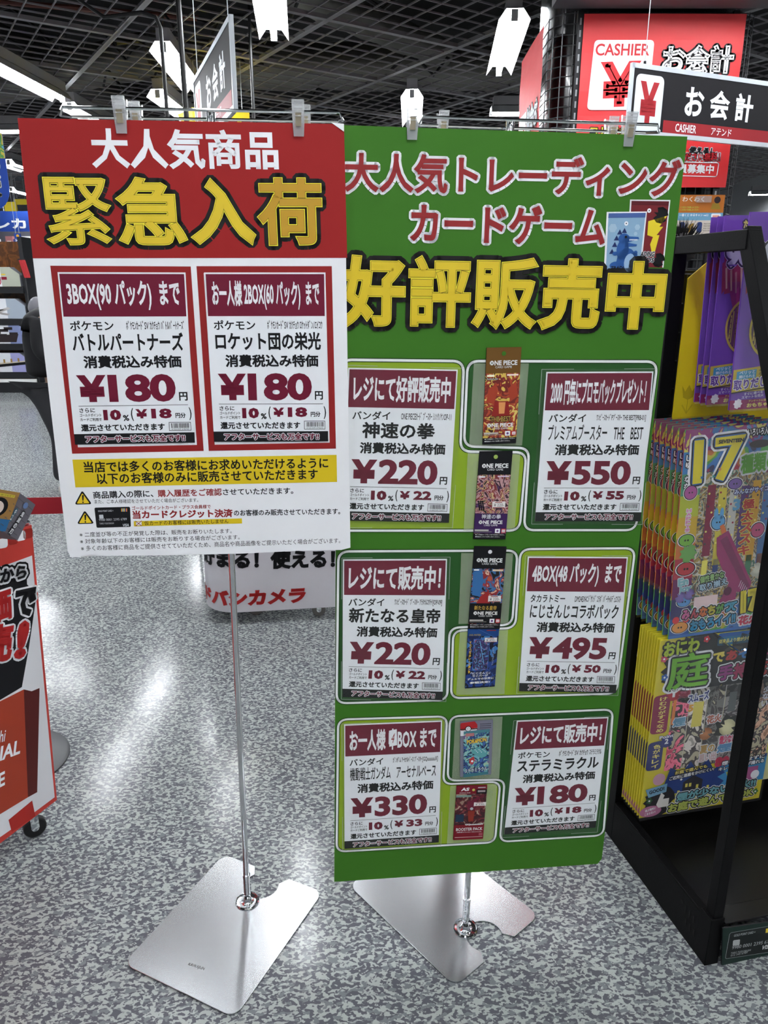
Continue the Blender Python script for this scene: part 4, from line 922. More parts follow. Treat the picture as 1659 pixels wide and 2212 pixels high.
# credit-card panel on the front
cp = Panel(fp(.0, -.004, .0), fu, -ZU)
cpt = thing('price_rail_card', fp(.25, -.004, .01), 'black and green card panel reading GOLD POINT CARD on the fixture front, bottom right', 'sign panel')
slab(cp, [cp.px(1559, 2003), cp.px(1700, 1983), cp.px(1700, 2058), cp.px(1557, 2083)], 0, .004, ink((22, 44, 38)), BLACK).build('panel', cpt)
pr = Print(cp, .004)
pr.rpoly([(1574, 2012), (1720, 1987), (1716, 2045), (1564, 2068)], ink((24, 30, 30)), .006, 1); pr.line([(1574, 2012), (1720, 1987), (1716, 2045), (1564, 2068)], .0009, ink((170, 176, 176)), 2, True, r=.006)
G8 = ink((176, 180, 180)); pr.text('GOLD POINT CARD +', (1583, 2018), (1629, 2010), 5, G8, 2, bold=.01); pr.rpoly([(1581, 2028), (1596, 2026), (1595, 2038), (1580, 2040)], G8, .003, 2)
pr.text('9980 0001 2395 6789', (1579, 2044), (1668, 2029), 7, G8, 2, bold=0); pr.text('VISA', (1643, 2044), (1666, 2040), 9, ink((220, 222, 222)), 2, bold=.03, slant=.2); pr.text('TARO YODOBASHI', (1576, 2056), (1619, 2049), 4, G8, 2, bold=0); pr.text('012 345 6789', (1576, 2061), (1612, 2054), 4, G8, 2, bold=0)
for i, c in enumerate(((230, 200, 60), (90, 150, 190), (220, 120, 60))): pr.poly([(1652 + i * 7, 2003 - i), (1658 + i * 7, 2002 - i), (1657 + i * 7, 2011 - i), (1651 + i * 7, 2012 - i)], ink(c), 2)
pr.build('panel_print', cpt)
# floating white tag strips
for i, (x, y, x2, y2, d_) in enumerate(((1440, 925, 1450, 985, .45), (1384, 1365, 1398, 1415, .40))):
    tp = Panel(fp(0, d_, 1), fu, -ZU); a, c = tp.px(x, y), tp.px(x2, y2)
    t = tag(slab(tp, [a, (c[0], a[1] + .004), (c[0] - .003, c[1] - .01), (a[0] - .004, c[1])], 0, .001, ink((206, 206, 204)), CORE).build('paper_tag'), ('torn white paper tag at the left edge of the many-coloured packs', 'torn white paper tag at the top left of the yellow packs')[i], 'tag')

BAG = film('bag_gloss', (235, 235, 240), .02, .16)
def hang_pack(nm, u0, z0, z1, W, d0, base, fn, label, dome=.0, gloss=True, skew=.0):
    pn = Panel(fp(u0, d0, z1), fu, -ZU); H = z1 - z0
    t = thing(nm, fp(u0 + W / 2, d0, z0), label, 'firework pack'); b = MB(); nx, ny = 8, 12; vs = []
    rg = random.Random(3)
    for j in range(ny + 1):
        for i in range(nx + 1):
            x, y = i / nx, j / ny; z = dome * (math.sin(math.pi * x) ** .6) * (math.sin(math.pi * y) ** .5) + rg.uniform(0, .0007)
            vs.append(pn.w([(x * W, y * H)], z)[0])
    fs = [(j * (nx + 1) + i, j * (nx + 1) + i + 1, (j + 1) * (nx + 1) + i + 1, (j + 1) * (nx + 1) + i) for j in range(ny) for i in range(nx)]
    b.add(vs, fs, base)
    b.add([pn.w([(0, 0)], -.002)[0], pn.w([(W, 0)], -.002)[0], pn.w([(W, H)], -.002)[0], pn.w([(0, H)], -.002)[0]], [(3, 2, 1, 0)], base)
    for a, c in (((0, 0), (0, H)), ((W, 0), (W, H)), ((0, 0), (W, 0)), ((0, H), (W, H))):
        b.add([pn.w([a], 0)[0], pn.w([c], 0)[0], pn.w([c], -.002)[0], pn.w([a], -.002)[0]], [(0, 1, 2, 3)], base)
    b.build('bag', t)
    pr = Print(pn, 0, lambda x, y: (x * W, y * H)); fn(pr)
    # drape the print over the bag
    P0 = pn.o
    for arr in pr.mb.v:
        q = arr - P0; x = np.clip((q @ pn.u) / W, 0, 1); y = np.clip((q @ pn.v) / H, 0, 1)
        arr += np.outer(dome * (np.sin(math.pi * x) ** .6) * (np.sin(math.pi * y) ** .5) + .0012, pn.n)
    pr.build('bag_print', t)
    if gloss:
        b = MB(); g = [];  rg = random.Random(9)
        for j in range(ny * 2 + 1):
            for i in range(nx * 2 + 1):
                x, y = i / nx / 2, j / ny / 2; g.append(pn.w([(x * W * 1.02 - .01 * W, y * H * 1.01)], dome * (math.sin(math.pi * x) ** .6) * (math.sin(math.pi * y) ** .5) + .0048 + rg.uniform(-.0009, .0009) + .004 * math.sin(math.pi * x) * math.sin(math.pi * y))[0])
        n2 = nx * 2 + 1; b.add(g, [(j * n2 + i, j * n2 + i + 1, (j + 1) * n2 + i + 1, (j + 1) * n2 + i) for j in range(ny * 2) for i in range(nx * 2)], BAG); b.build('clear_film', t, smooth=True)
    return t
def stack(t, offs, names, group):
    tag(t, group=group)
    for (du, dd, dz), lab in zip(offs, names): dup(t, fu * du + fw * dd + ZU * dz, lab, group)
ORD = ['second', 'third', 'fourth', 'fifth', 'sixth', 'seventh', 'eighth', 'ninth', 'tenth']
PUR = ink((110, 66, 168), .3); MAG = ink((142, 24, 84), .3); YE = ink((200, 176, 44), .3)
def rect(pr, a, b_, c_, d, m, lev=1): pr.poly([(a, b_), (c_, b_), (c_, d), (a, d)], m, lev)
def pA(pr):
    R_ = lambda *a: rect(pr, *a); CY_ = ink((60, 150, 190), .3); DR = ink((150, 34, 44), .3)
    R_(.7, 0, 1, .03, ink((60, 120, 100), .3), 1); pr.text('たっぷり', (.28, .045), (.62, .035), .04, ink((226, 220, 90)), 3, bold=.05, outs=((.003, INK),))
    pr.poly([(.05, .20), (1, .14), (1, .34), (.10, .40)], DR, 1); pr.poly([(.14, .34), (1, .32), (1, .62), (.42, .66), (.30, .56), (.24, .46)], MAG, 1)
    pr.poly([(.03, .24), (.10, .22), (.14, .36), (.06, .40)], DR, 2)
    for k in range(12):
        x = .08 + .075 * k; y = .265 + .012 * (k % 3); pr.poly([(x, y), (x + .028, y - .004), (x + .058, y + .105), (x + .036, y + .108)], ink(((206, 172, 140), (190, 150, 120), (176, 120, 110))[k % 3]), 3)
    for k in range(7): x = .28 + k * .1; pr.poly([(x, .38), (x + .03, .36), (x + .06, .44), (x + .02, .46)], ink((176, 40, 100), .3), 2)
    pr.text('90', (.07, .205), (.46, .195), .115, ink((206, 206, 216)), 4, bold=.07, outs=((.0055, WHITE), (.0045, INK)), res=4)
    R_(.12, .248, .24, .255, ink((110, 80, 170)), 8); R_(.34, .24, .43, .247, ink((110, 80, 170)), 8)
    pr.text('たっぷり', (.46, .26), (.95, .262), .04, ink((220, 90, 130)), 5, bold=.03, outs=((.002, WHITE),)); pr.text('本数10%増量', (.34, .405), (.98, .385), .045, ink((236, 206, 90)), 5, bold=.05, outs=((.0022, ink((150, 24, 40))),))
    c = (.50, .575); pr.disc(c, .058, YE, 5, 32, .066); pr.disc(c, .053, ink((74, 40, 60)), 6, 32, .060)
    for k in range(19):
        x = .235 + k * .028; t_ = (x + .01 - .50) / .285
        if abs(t_) > .97: continue
        hh = .140 * math.sqrt(1 - t_ * t_); col_ = ((200, 180, 60), (150, 110, 70), (176, 156, 120), (186, 166, 70), (206, 190, 90), (180, 36, 100), (120, 60, 90), (96, 50, 90))[(k * 3 + k // 5) % 8]
        pr.poly([(x, .575 - hh), (x + .019, .575 - hh), (x + .012, .575 + hh), (x - .006, .575 + hh)], ink(col_), 7)
        if k % 3 == 0:
            for j in range(5): pr.disc((x + .006, .50 + j * .028), .0014, ink((120, 50, 40)), 8, 6)
    pr.poly([(0, .785), (.3, .775), (1, .745), (1, .90), (0, .905)], YE, 9); pr.poly([(.0, .905), (1, .865), (1, .871), (0, .911)], INK, 10)
    pr.poly([(.05, .795), (.34, .785), (.34, .83), (.05, .838)], CY_, 10); pr.text('ペリッと', (.09, .803), (.32, .798), .020, WHITE, 11, bold=.02); pr.text('開けられる', (.09, .824), (.32, .819), .016, WHITE, 11, bold=.02)
    pr.text('中の袋までぜんぶが若いので', (.38, .794), (.98, .77), .016, INK, 10, bold=.015); pr.text('テープレスだから', (.38, .815), (.99, .795), .028, INK, 10, bold=.03)
    pr.text('取りだしラクラク', (.02, .868), (1.0, .838), .055, ink((96, 56, 150)), 10, bold=.035, outs=((.0018, WHITE),))
    pr.text('すぐに遊べる', (.2, .918), (.48, .91), .016, WHITE, 3, bold=.01); pr.text('スマートな花火', (.17, .936), (.5, .928), .016, WHITE, 3, bold=.01); pr.text('スマパケ', (.56, .91), (.98, .90), .03, ink((226, 212, 90)), 3, bold=.05); pr.text('SUMAPAKE', (.6, .937), (.95, .932), .012, WHITE, 3, bold=.02)
    R_(0, .948, 1, 1, MAG, 2); pr.star((.12, .968), .012, ink((226, 222, 226)), 5, 8, .75); pr.text('アンケートに答えて！', (.28, .957), (.64, .954), .013, ink((230, 220, 120)), 3, bold=.02); pr.text('おもちゃが当たる!!', (.26, .98), (.95, .974), .025, ink((238, 226, 120)), 3, bold=.04)
tA = hang_pack('firework_pack', .036, 1.352, 1.775, .175, .25, PUR, pA, 'front purple firework pack with a large 90, hanging at the top of the fixture')
tA.rotation_euler = (0, math.radians(-1.5), 0)
stack(tA, [(.0, .082, 0), (.0, .105, 0), (.0, .128, 0)], ['%s purple 90 firework pack counted from the front' % o_ for o_ in ORD[:3]], 'purple firework packs on the top hook')
RB = art('rainbow_bag', ((44, 44, 90), (60, 120, 190), (90, 170, 80), (200, 190, 50), (200, 110, 50), (170, 40, 60), (110, 40, 110)), 9, dist=.6)
def pB(pr):
    R_ = lambda *a: rect(pr, *a); rg = random.Random(2)
    cols = ((40, 60, 140), (60, 130, 190), (70, 150, 110), (180, 190, 50), (206, 170, 40), (200, 110, 50), (170, 40, 60), (110, 30, 90), (50, 40, 100), (40, 90, 160))
    for i, c in enumerate(cols): R_(0, i / 10, .22, (i + 1) / 10, ink(c, .3), 1)
    R_(0, .0, 1, .10, art('top_swirl', ((60, 150, 130), (50, 110, 170), (140, 40, 110), (210, 200, 90)), 20), 2)
    R_(.20, .2, 1, .84, art('packed_goods', ((120, 40, 66), (160, 150, 120), (60, 60, 80), (170, 140, 60), (200, 190, 170), (70, 110, 90), (120, 70, 50)), 26, dist=2), 2)
    for k in range(6):
        x = .28 + k * .12; R_(x, .26 + .02 * (k % 2), x + .085, .60 + .05 * (k % 3), ink(((130, 24, 60), (206, 190, 60), (190, 188, 180), (90, 60, 120), (210, 160, 50), (70, 110, 160))[k], .3), 3)
        for j in range(9): pr.disc((x + .02 + .04 * (j % 2), .30 + j * .03), .003, ink(((240, 230, 120), (150, 30, 60), (60, 60, 60))[(k + j) % 3]), 4, 6)
        R_(x + .01, .62, x + .07, .72, ink(((230, 220, 90), (40, 60, 120), (220, 220, 220), (150, 40, 60), (60, 120, 80), (200, 120, 50))[k]), 3)
    pr.text('17', (.10, .15), (.62, .14), .20, ink((222, 206, 40)), 6, bold=.03, outs=((.012, WHITE), (.0065, INK), (.003, ink((50, 100, 170)))), res=4)
    pr.text('SEVENTEEN', (.34, .065), (.60, .065), .018, INK, 11, bold=.05)
    for k, c in enumerate(((40, 110, 170), (80, 160, 150), (170, 40, 80), (200, 130, 90))): pr.star((.20 + .12 * (k % 2) + .06 * (k // 2), .22 - .03 * (k // 2)), .006, ink(c), 11, 5, .45)
    pr.text('いろいろ入ってる', (.64, .035), (.98, .03), .035, WHITE, 5, bold=.02, outs=((.003, INK),)); pr.disc((.78, .09), .03, ink((50, 40, 36)), 5, 18, .010)
    pr.text('種類の', (.60, .18), (.99, .17), .09, ink((100, 170, 50)), 6, bold=.04, outs=((.005, WHITE),))
    pr.vtext('じゅーなな', (.055, .11), (.055, .27), .016, WHITE, 5, .03, outs=((.002, INK),))
    def face(x, y, r, c, ry=None): pr.disc((x, y), r * 1.14, WHITE, 6, 16, (ry or r) * 1.14); pr.disc((x, y), r * 1.05, INK, 7, 16, (ry or r) * 1.05); pr.disc((x, y), r * .93, ink(c), 8, 16, (ry or r) * .93); pr.disc((x * 1 + .015, y), r * .12, INK, 9, 8); pr.disc((x - .015, y), r * .12, INK, 9, 8)
    face(.10, .285, .018, (176, 84, 150)); face(.56, .265, .02, (120, 90, 160), .014); face(.42, .44, .020, (90, 160, 210)); pr.disc((.39, .40), .006, ink((90, 160, 210)), 8, 12, .016); pr.disc((.45, .40), .006, ink((90, 160, 210)), 8, 12, .016)
    face(.10, .51, .022, (120, 180, 60), .016); face(.12, .65, .026, (180, 40, 50), .018); face(.13, .815, .020, (90, 150, 210), .014); face(.86, .50, .02, (190, 80, 120)); face(.11, .945, .024, (220, 150, 70), .016); pr.disc((.06, .905), .01, ink((200, 40, 50)), 9); pr.disc((.17, .905), .01, ink((200, 40, 50)), 9)
    pr.star((.09, .79), .016, ink((130, 110, 180)), 9, 8, .5); pr.star((.18, .78), .016, ink((130, 110, 180)), 9, 8, .5); pr.star((.13, .575), .026, ink((110, 170, 80)), 7, 9, .7)
    pr.vtext('HAPPY!', (.10, .36), (.10, .47), .014, ink((226, 150, 190)), 6, .05, outs=((.0015, WHITE),)); pr.text('En', (.05, .715), (.16, .71), .04, ink((140, 190, 200)), 6, bold=.06, outs=((.0015, WHITE),)); pr.text('joy', (.07, .755), (.2, .75), .04, ink((140, 190, 200)), 6, bold=.06, outs=((.0015, WHITE),))
    pr.text('3', (.56, .365), (.64, .365), .055, ink((90, 150, 190)), 7, bold=.05); pr.vtext('極太ススキ', (.73, .34), (.73, .62), .034, ink((190, 60, 50)), 7, .04, outs=((.002, ink((230, 210, 90))),)); pr.text('みんながサイコー', (.56, .305), (.98, .30), .025, ink((200, 210, 240)), 7, bold=.03, outs=((.002, ink((60, 40, 100))),))
    # pink toy water pistol
    PK = ink((150, 36, 96), .3); PK2 = ink((120, 28, 78), .3)
    pr.poly([(.42, .515), (.54, .485), (.86, .76), (.84, .81), (.70, .80), (.70, .88), (.46, .90), (.60, .76), (.44, .60)], PK, 8); pr.poly([(.46, .53), (.53, .51), (.84, .775), (.80, .80)], PK2, 9); pr.poly([(.44, .46), (.48, .45), (.52, .49), (.47, .50)], ink((206, 110, 50)), 9)
    for k in range(6): pr.line([(.74 + k * .018, .745 + k * .01), (.72 + k * .018, .775 + k * .01)], .002, ink((210, 180, 200)), 10)
    pr.disc((.60, .79), .012, ink((90, 20, 60)), 10)
    pr.text('個性豊かな', (.28, .715), (.54, .70), .035, ink((150, 190, 120)), 11, bold=.03, outs=((.004, WHITE), (.0025, INK))); pr.text('取り揃え', (.28, .755), (.58, .735), .035, ink((170, 200, 220)), 11, bold=.03, outs=((.004, WHITE), (.0025, INK)))
    R_(.24, .80, .50, .87, ink((226, 200, 200)), 7); pr.star((.9, .7), .02, ink((220, 220, 200)), 7, 9, .4)
    xs = [.12, .22, .32, .42, .52, .62]; 
    for ch, a, c in zip('みんなちがって', (.12, .215, .31, .40, .49, .58, .635), ((210, 110, 160), (200, 80, 90), (220, 120, 60), (200, 190, 60), (110, 170, 80), (80, 160, 190), (80, 160, 190))): pr.text(ch, (a, .885 - a * .02), (a + .085, .885 - a * .02), .05, ink(c), 9, bold=.06, outs=((.005, WHITE), (.003, INK)))
    pr.text('おもろイイ!!', (.22, .945), (.72, .932), .055, ink((70, 150, 190)), 12, bold=.06, outs=((.005, WHITE), (.003, INK))); pr.text('17', (.76, .86), (.98, .85), .12, ink((222, 206, 40)), 9, bold=.09, outs=((.004, INK),)); pr.text('花火', (.76, .955), (.99, .95), .05, ink((200, 50, 80)), 9, bold=.05, outs=((.004, WHITE),)); R_(0, .985, 1, 1, ink((60, 110, 180)), 3)
tB = hang_pack('firework_pack', -.012, .757, 1.302, .265, .30, RB, pB, 'front many-coloured firework pack with a yellow 17, middle row of the fixture')
tB.rotation_euler = (0, math.radians(-2.0), 0)
stack(tB, [(0, .025 * k, 0) for k in range(1, 7)], ['%s many-coloured 17 firework pack counted from the front' % o_ for o_ in ORD[:6]], 'many-coloured firework packs on the middle hook')
YBG = ink((212, 198, 50), .3)
def pC(pr):
    R_ = lambda *a: rect(pr, *a); K = INK
    pr.poly([(.45, 0), (1, 0), (1, .10), (.40, .05)], ink((30, 90, 160)), 1); pr.rpoly([(.44, .02), (1.0, .02), (1.0, .065), (.44, .065)], ink((40, 110, 150)), .004, 2); pr.text('従来品より煙が少ない花火を取り揃えました', (.45, .042), (1.0, .04), .022, ink((230, 226, 120)), 3, bold=.02)
    pr.star((.30, .17), .105, K, 2, 22, .86); pr.star((.78, .20), .12, K, 2, 24, .88); pr.disc((.58, .095), .03, ink((70, 66, 60)), 3, 18, .010)
    pr.text('おにわ', (.03, .055), (.30, .04), .075, ink((176, 200, 50)), 5, bold=.05, outs=((.005, K),)); pr.text('庭', (.08, .18), (.40, .175), .19, ink((110, 180, 40)), 5, bold=.022, outs=((.011, WHITE), (.005, K)), res=4)
    for ch, a, c in zip('であそぼう', (.42, .52, .62, .72, .81), ((230, 210, 80), (196, 50, 50), (50, 120, 190), (110, 180, 70), (180, 40, 110))): pr.text(ch, (a, .135 - a * .02), (a + .09, .133 - a * .02), .055, ink(c), 5, bold=.05, outs=((.003, K),))
    for ch, a, c in zip('手持ち花火', (.48, .60, .70, .76, .88), ((150, 60, 130), (170, 40, 90), (190, 130, 60), (176, 40, 40), (176, 40, 40))): pr.text(ch, (a, .215), (a + (.115 if ch != 'ち' else .05), .213), .085 if ch != 'ち' else .04, ink(c), 5, bold=.05, outs=((.006, WHITE), (.003, K)))
    pr.poly([(.88, .05), (.94, .02), (1, .05), (1, .12), (.88, .12)], ink((220, 170, 140)), 3); pr.poly([(.86, .06), (.94, .015), (1, .04), (1, .055), (.94, .03), (.87, .075)], ink((180, 40, 40)), 4)
    cols = ((200, 60, 90), (170, 160, 150), (60, 56, 52), (90, 84, 80), (120, 150, 90), (170, 120, 90))
    for k in range(6):
        x = .15 + k * .14; R_(x, .285, x + .135, .735, art('slot_goods%d' % k, (cols[k], tuple(min(255, c + 60) for c in cols[k]), (60, 50, 50), (190, 180, 150)), 24, dist=1.5), 2); R_(x + .132, .285, x + .138, .735, ink((200, 196, 190)), 3)
    R_(.155, .33, .18, .47, ink((226, 130, 60)), 4); R_(.32, .36, .40, .50, ink((214, 200, 90)), 4)
    for k in range(3): R_(.745 + k * .022, .33, .757 + k * .022, .45, ink((90, 210, 90)), 4)
    R_(.60, .33, .66, .44, ink((96, 100, 100)), 4); pr.star((.62, .53), .045, ink((30, 28, 24)), 4, 7, .7); pr.star((.62, .53), .026, ink((236, 230, 180)), 5, 12, .5); pr.star((.45, .55), .02, ink((200, 130, 80)), 5, 10, .3)
    pr.text('スムーズ', (.27, .335), (.43, .325), .05, ink((50, 60, 130)), 5, bold=.04, outs=((.003, WHITE),)); pr.text('5', (.28, .39), (.32, .39), .04, ink((226, 160, 40)), 5, bold=.06)
    for x, y, s, c, a in ((.17, .46, '煙', (120, 170, 200), .1), (.71, .53, '煙', (120, 170, 200), .1), (.56, .65, '煙', (90, 150, 200), .12), (.44, .47, '花火', (190, 110, 90), .12), (.42, .64, '夏の', (200, 160, 90), .12), (.42, .69, '思い出', (220, 190, 190), .14), (.57, .60, '煙少ない', (220, 60, 110), .13)): pr.text(s, (x, y), (x + a, y - .003), .05, ink(c), 6, bold=.05, outs=((.002, WHITE),))
    pr.text('80', (.56, .73), (.68, .73), .06, ink((200, 60, 90)), 6, bold=.07); pr.text('30', (.74, .30), (.84, .30), .04, ink((226, 180, 60)), 6, bold=.07); pr.vtext('少ない', (.90, .32), (.90, .44), .02, ink((220, 220, 230)), 6, .03); pr.vtext('少ない', (.74, .60), (.73, .75), .026, ink((226, 70, 90)), 6, .04)
    pr.rpoly([(-.0, .30), (.13, .29), (.13, .51), (-.0, .51)], ink((140, 26, 70)), .012, 3); pr.vtext('けむりがすくなめ', (.075, .305), (.075, .505), .022, ink((236, 220, 120)), 4, .03); pr.star((.15, .30), .02, ink((180, 30, 50)), 4, 12, .75); pr.text('1', (.14, .30), (.16, .30), .03, WHITE, 5, bold=.04); pr.text('Point', (.10, .275), (.2, .27), .018, WHITE, 5, bold=.03, outs=((.001, MAG),))
    pr.rpoly([(-.0, .56), (.12, .55), (.12, .72), (-.0, .72)], ink((34, 40, 110)), .012, 3); pr.vtext('色がキレイ', (.07, .57), (.07, .71), .022, ink((236, 220, 120)), 4, .03); pr.star((.14, .56), .02, ink((40, 44, 120)), 4, 12, .75); pr.text('2', (.125, .56), (.155, .56), .03, WHITE, 5, bold=.04); pr.text('Point', (.08, .535), (.19, .53), .018, WHITE, 5, bold=.03, outs=((.001, ink((34, 40, 110))),))
    pr.disc((.12, .78), .019, ink((206, 160, 180)), 3)
    pr.poly([(.2, .72), (.3, .76), (.36, .70), (.42, .76), (.5, .70), (.56, .77), (.66, .72), (.74, .76), (1, .72), (1, .88), (.14, .88), (.18, .78)], ink((30, 60, 130)), 4); pr.poly([(.60, .76), (.66, .80), (.60, .82), (.66, .85), (.62, .88), (1, .88), (1, .74)], ink((60, 140, 190)), 5)
    pr.text('お庭で遊んでも', (.24, .755), (.5, .742), .022, ink((240, 220, 120)), 7, bold=.03, outs=((.002, K),)); pr.text('ご近所に迷惑をかけにくい!', (.2, .785), (.56, .765), .022, WHITE, 7, bold=.03, outs=((.002, K),)); pr.text('煙をきにせずに', (.62, .742), (.98, .735), .024, WHITE, 7, bold=.03, outs=((.002, K),)); pr.text('キレイに写真が撮れる', (.6, .775), (.98, .762), .024, WHITE, 7, bold=.03, outs=((.002, K),))
    pr.poly([(.32, .88), (.32, .82), (.40, .785), (.48, .82), (.48, .88)], ink((34, 34, 46)), 5)
    for x, y in ((.34, .83), (.37, .83), (.43, .845), (.28, .865), (.52, .86)): R_(x, y, x + .02, y + .022, ink((226, 210, 90)), 6)
    R_(.84, .79, .94, .88, ink((176, 90, 140)), 6); pr.disc((.78, .86), .014, WHITE, 6); pr.disc((.92, .84), .014, WHITE, 7); pr.star((.30, .80), .005, WHITE, 6, 5, .5); pr.star((.72, .80), .02, ink((220, 220, 100)), 6, 8, .2)
    pr.poly([(.02, .83), (.19, .81), (.19, .86), (.05, .88)], ink((120, 170, 200)), 6); pr.text('GOOD!', (.05, .85), (.17, .836), .022, INK, 7, bold=.04)
    pr.star((.14, .91), .05, K, 5, 14, .8); pr.poly([(.12, .93), (.15, .86), (.18, .88), (.17, .90), (.22, .90), (.22, .95), (.14, .95)], ink((226, 222, 216)), 7)
    pr.text('煙が少ない花火!!', (.28, .905), (.94, .89), .05, ink((120, 180, 190)), 8, bold=.05, outs=((.005, WHITE), (.003, K))); pr.text('お庭で遊んでもOK', (.22, .965), (.93, .945), .055, ink((190, 200, 90)), 8, bold=.05, outs=((.005, WHITE), (.003, K)))
    pr.disc((.08, .965), .034, ink((186, 116, 150)), 6, 20, .018); pr.text('遊ぶ場所に', (.035, .958), (.12, .948), .016, WHITE, 7, bold=.03); pr.text('こまらない!', (.035, .98), (.12, .97), .016, WHITE, 7, bold=.03)
    for x, y, c in ((.06, .90, (40, 90, 50)), (.04, .10, (190, 60, 90)), (.06, .2, (40, 90, 170)), (.35, .02, (190, 30, 50)), (.95, .95, (60, 120, 60))):
        for k in range(5): pr.disc((x + .016 * math.cos(k * 1.257), y + .012 * math.sin(k * 1.257)), .004, ink(c), 6, 8)
        pr.disc((x, y), .003, WHITE, 7, 8)
tC = hang_pack('firework_pack', -.033, .205, .752, .385, .30, YBG, pC, 'front yellow garden firework pack with a green character, bottom row of the fixture')
stack(tC, [(0, .0115 * k, 0) for k in range(1, 9)], ['%s yellow garden firework pack counted from the front' % o_ for o_ in ORD[:8]], 'yellow garden firework packs on the bottom hook')
def pD(pr):
    rect(pr, 0, 0, 1, .3, ink((30, 80, 150)), 1); pr.vtext('手配しやすい方に', (.10, .05), (.10, .6), .03, ink((176, 44, 70)), 3, .04, outs=((.004, WHITE),)); pr.disc((.5, .8), .10, INK, 2); pr.disc((.5, .8), .09, WHITE, 3); pr.disc((.5, .8), .07, ink((206, 150, 60)), 4); rect(pr, .0, .62, 1, .66, ink((200, 60, 60)), 2)
tD = hang_pack('firework_pack', .372, .24, .745, .30, .33, ink((206, 204, 150), .3), pD, 'white and yellow firework pack cut by the right edge, behind the black post', gloss=False)
tE = dup(tA, fu * .22, 'purple firework pack of the neighbouring hook, beyond the right edge', 'purple firework packs beside the top hook')
tF = dup(tB, fu * .30, 'many-coloured firework pack of the neighbouring hook, beyond the right edge', 'many-coloured packs beside the middle hook')
for u_, z_, nm in ((.16, 1.745, 'top'), (.2, 1.285, 'middle'), (.16, .735, 'bottom')):
    b = MB(); b.tube([fp(u_, .482, z_ - .02), fp(u_, .24, z_ - .01), fp(u_, .225, z_ + .005)], .003, CHROME, 8); b.build('hook', fx)

# =================================================================== red sale wagon, left
wo = V3(-.96, 1.92, 1.0); wu = nrm(V3(.083, .187, 0)); wp = Panel(wo, wu, (-.046, 0, -.9))
wg = thing('sale_wagon', (-1.22, 1.55, 0), 'red promotional sale wagon on casters at the left edge, box of toys on top', 'wagon')
q = [(-.95, 0), (0, 0), tuple(wp.px(123, 1728)), (wp.px(123, 1728)[0] - .95, wp.px(123, 1728)[1])]
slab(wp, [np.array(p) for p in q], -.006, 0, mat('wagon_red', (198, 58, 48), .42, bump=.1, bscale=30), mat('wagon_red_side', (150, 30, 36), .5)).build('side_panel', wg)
pr = Print(wp); BRN = ink((166, 62, 40)); DBR = ink((86, 28, 26))
pr.poly([(-60, 1240), (17, 1219), (17, 1219), (69, 1200), (118, 1722), (28, 1789), (-60, 1850)], ink((222, 222, 226)), 1)
for x, y, m in ((45, 1157, WHITE), (28, 1165, ink((150, 40, 34))), (6, 1173, WHITE), (60, 1152, ink((150, 40, 34))), (-14, 1183, ink((150, 40, 34)))):
    pr.rpoly([(x - 10, y - 8), (x + 10, y - 12), (x + 11, y + 9), (x - 10, y + 13)], m, .008, 1)
pr.poly([(-60, 1270), (30, 1222), (57, 1217), (58, 1262), (79, 1283), (62, 1400), (47, 1484), (0, 1512), (-60, 1550)], INK, 2)
pr.text('だから', (-34, 1252), (57, 1234), 30, INK, 3, bold=.05, outs=((.012, INK), (.006, WHITE)))
pr.text('価', (-22, 1316), (24, 1300), 74, ink((176, 38, 38)), 3, bold=.05, outs=((.006, WHITE),)); pr.text('で', (30, 1303), (76, 1298), 62, INK, 3, bold=.06, outs=((.006, WHITE),))
pr.text('売', (-34, 1398), (27, 1384), 84, ink((176, 38, 38)), 3, bold=.05, outs=((.006, WHITE),)); pr.text('!', (34, 1384), (60, 1380), 80, ink((176, 38, 38)), 3, bold=.05, outs=((.006, WHITE),))
pr.poly([(-60, 1545), (51, 1489), (60, 1722), (-60, 1795)], BRN, 3); pr.poly([(51, 1489), (68, 1493), (85, 1486), (80, 1711), (60, 1722)], DBR, 3)
pr.text('Yodobashi', (-70, 1612), (11, 1588), 26, WHITE, 4, bold=.01); pr.text('SPECIAL', (-76, 1656), (44, 1612), 32, WHITE, 4, bold=.03); pr.text('PRICE', (-70, 1722), (10, 1680), 32, WHITE, 4, bold=.03)
pr.poly([(18, 1771), (69, 1729), (76, 1763), (25, 1797)], ink((176, 44, 38)), 3); pr.build('panel_print', wg)
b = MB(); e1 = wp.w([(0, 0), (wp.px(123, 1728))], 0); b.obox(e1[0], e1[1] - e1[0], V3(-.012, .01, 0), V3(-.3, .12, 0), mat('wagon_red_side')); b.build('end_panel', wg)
b = MB(); a0, a1 = wp.w([(-.95, 0), (0, 0)], 0); inn = -wp.n
b.tube([a0 + V3(0, 0, .006) + inn * .01, a1 + V3(0, 0, .006) + inn * .01, a1 + V3(0, 0, .006) + inn * .35], .005, CHROME, 8)
for k in range(24): p_ = a0 + (a1 - a0) * (k + .5) / 24 + inn * .018; b.tube([p_ + V3(0, 0, .004), p_ - V3(0, 0, .10)], .002, CHROME, 5)
for k in range(3): b.tube([a0 + inn * .018 - V3(0, 0, .02 + .03 * k), a1 + inn * .018 - V3(0, 0, .02 + .03 * k)], .002, CHROME, 5)
b.build('wire_basket', wg)
b = MB(); b.obox(a0 + inn * .01 - V3(0, 0, .12), (a1 - a0), inn * .34, V3(0, 0, .012), BLACK); b.build('basket_floor', wg)
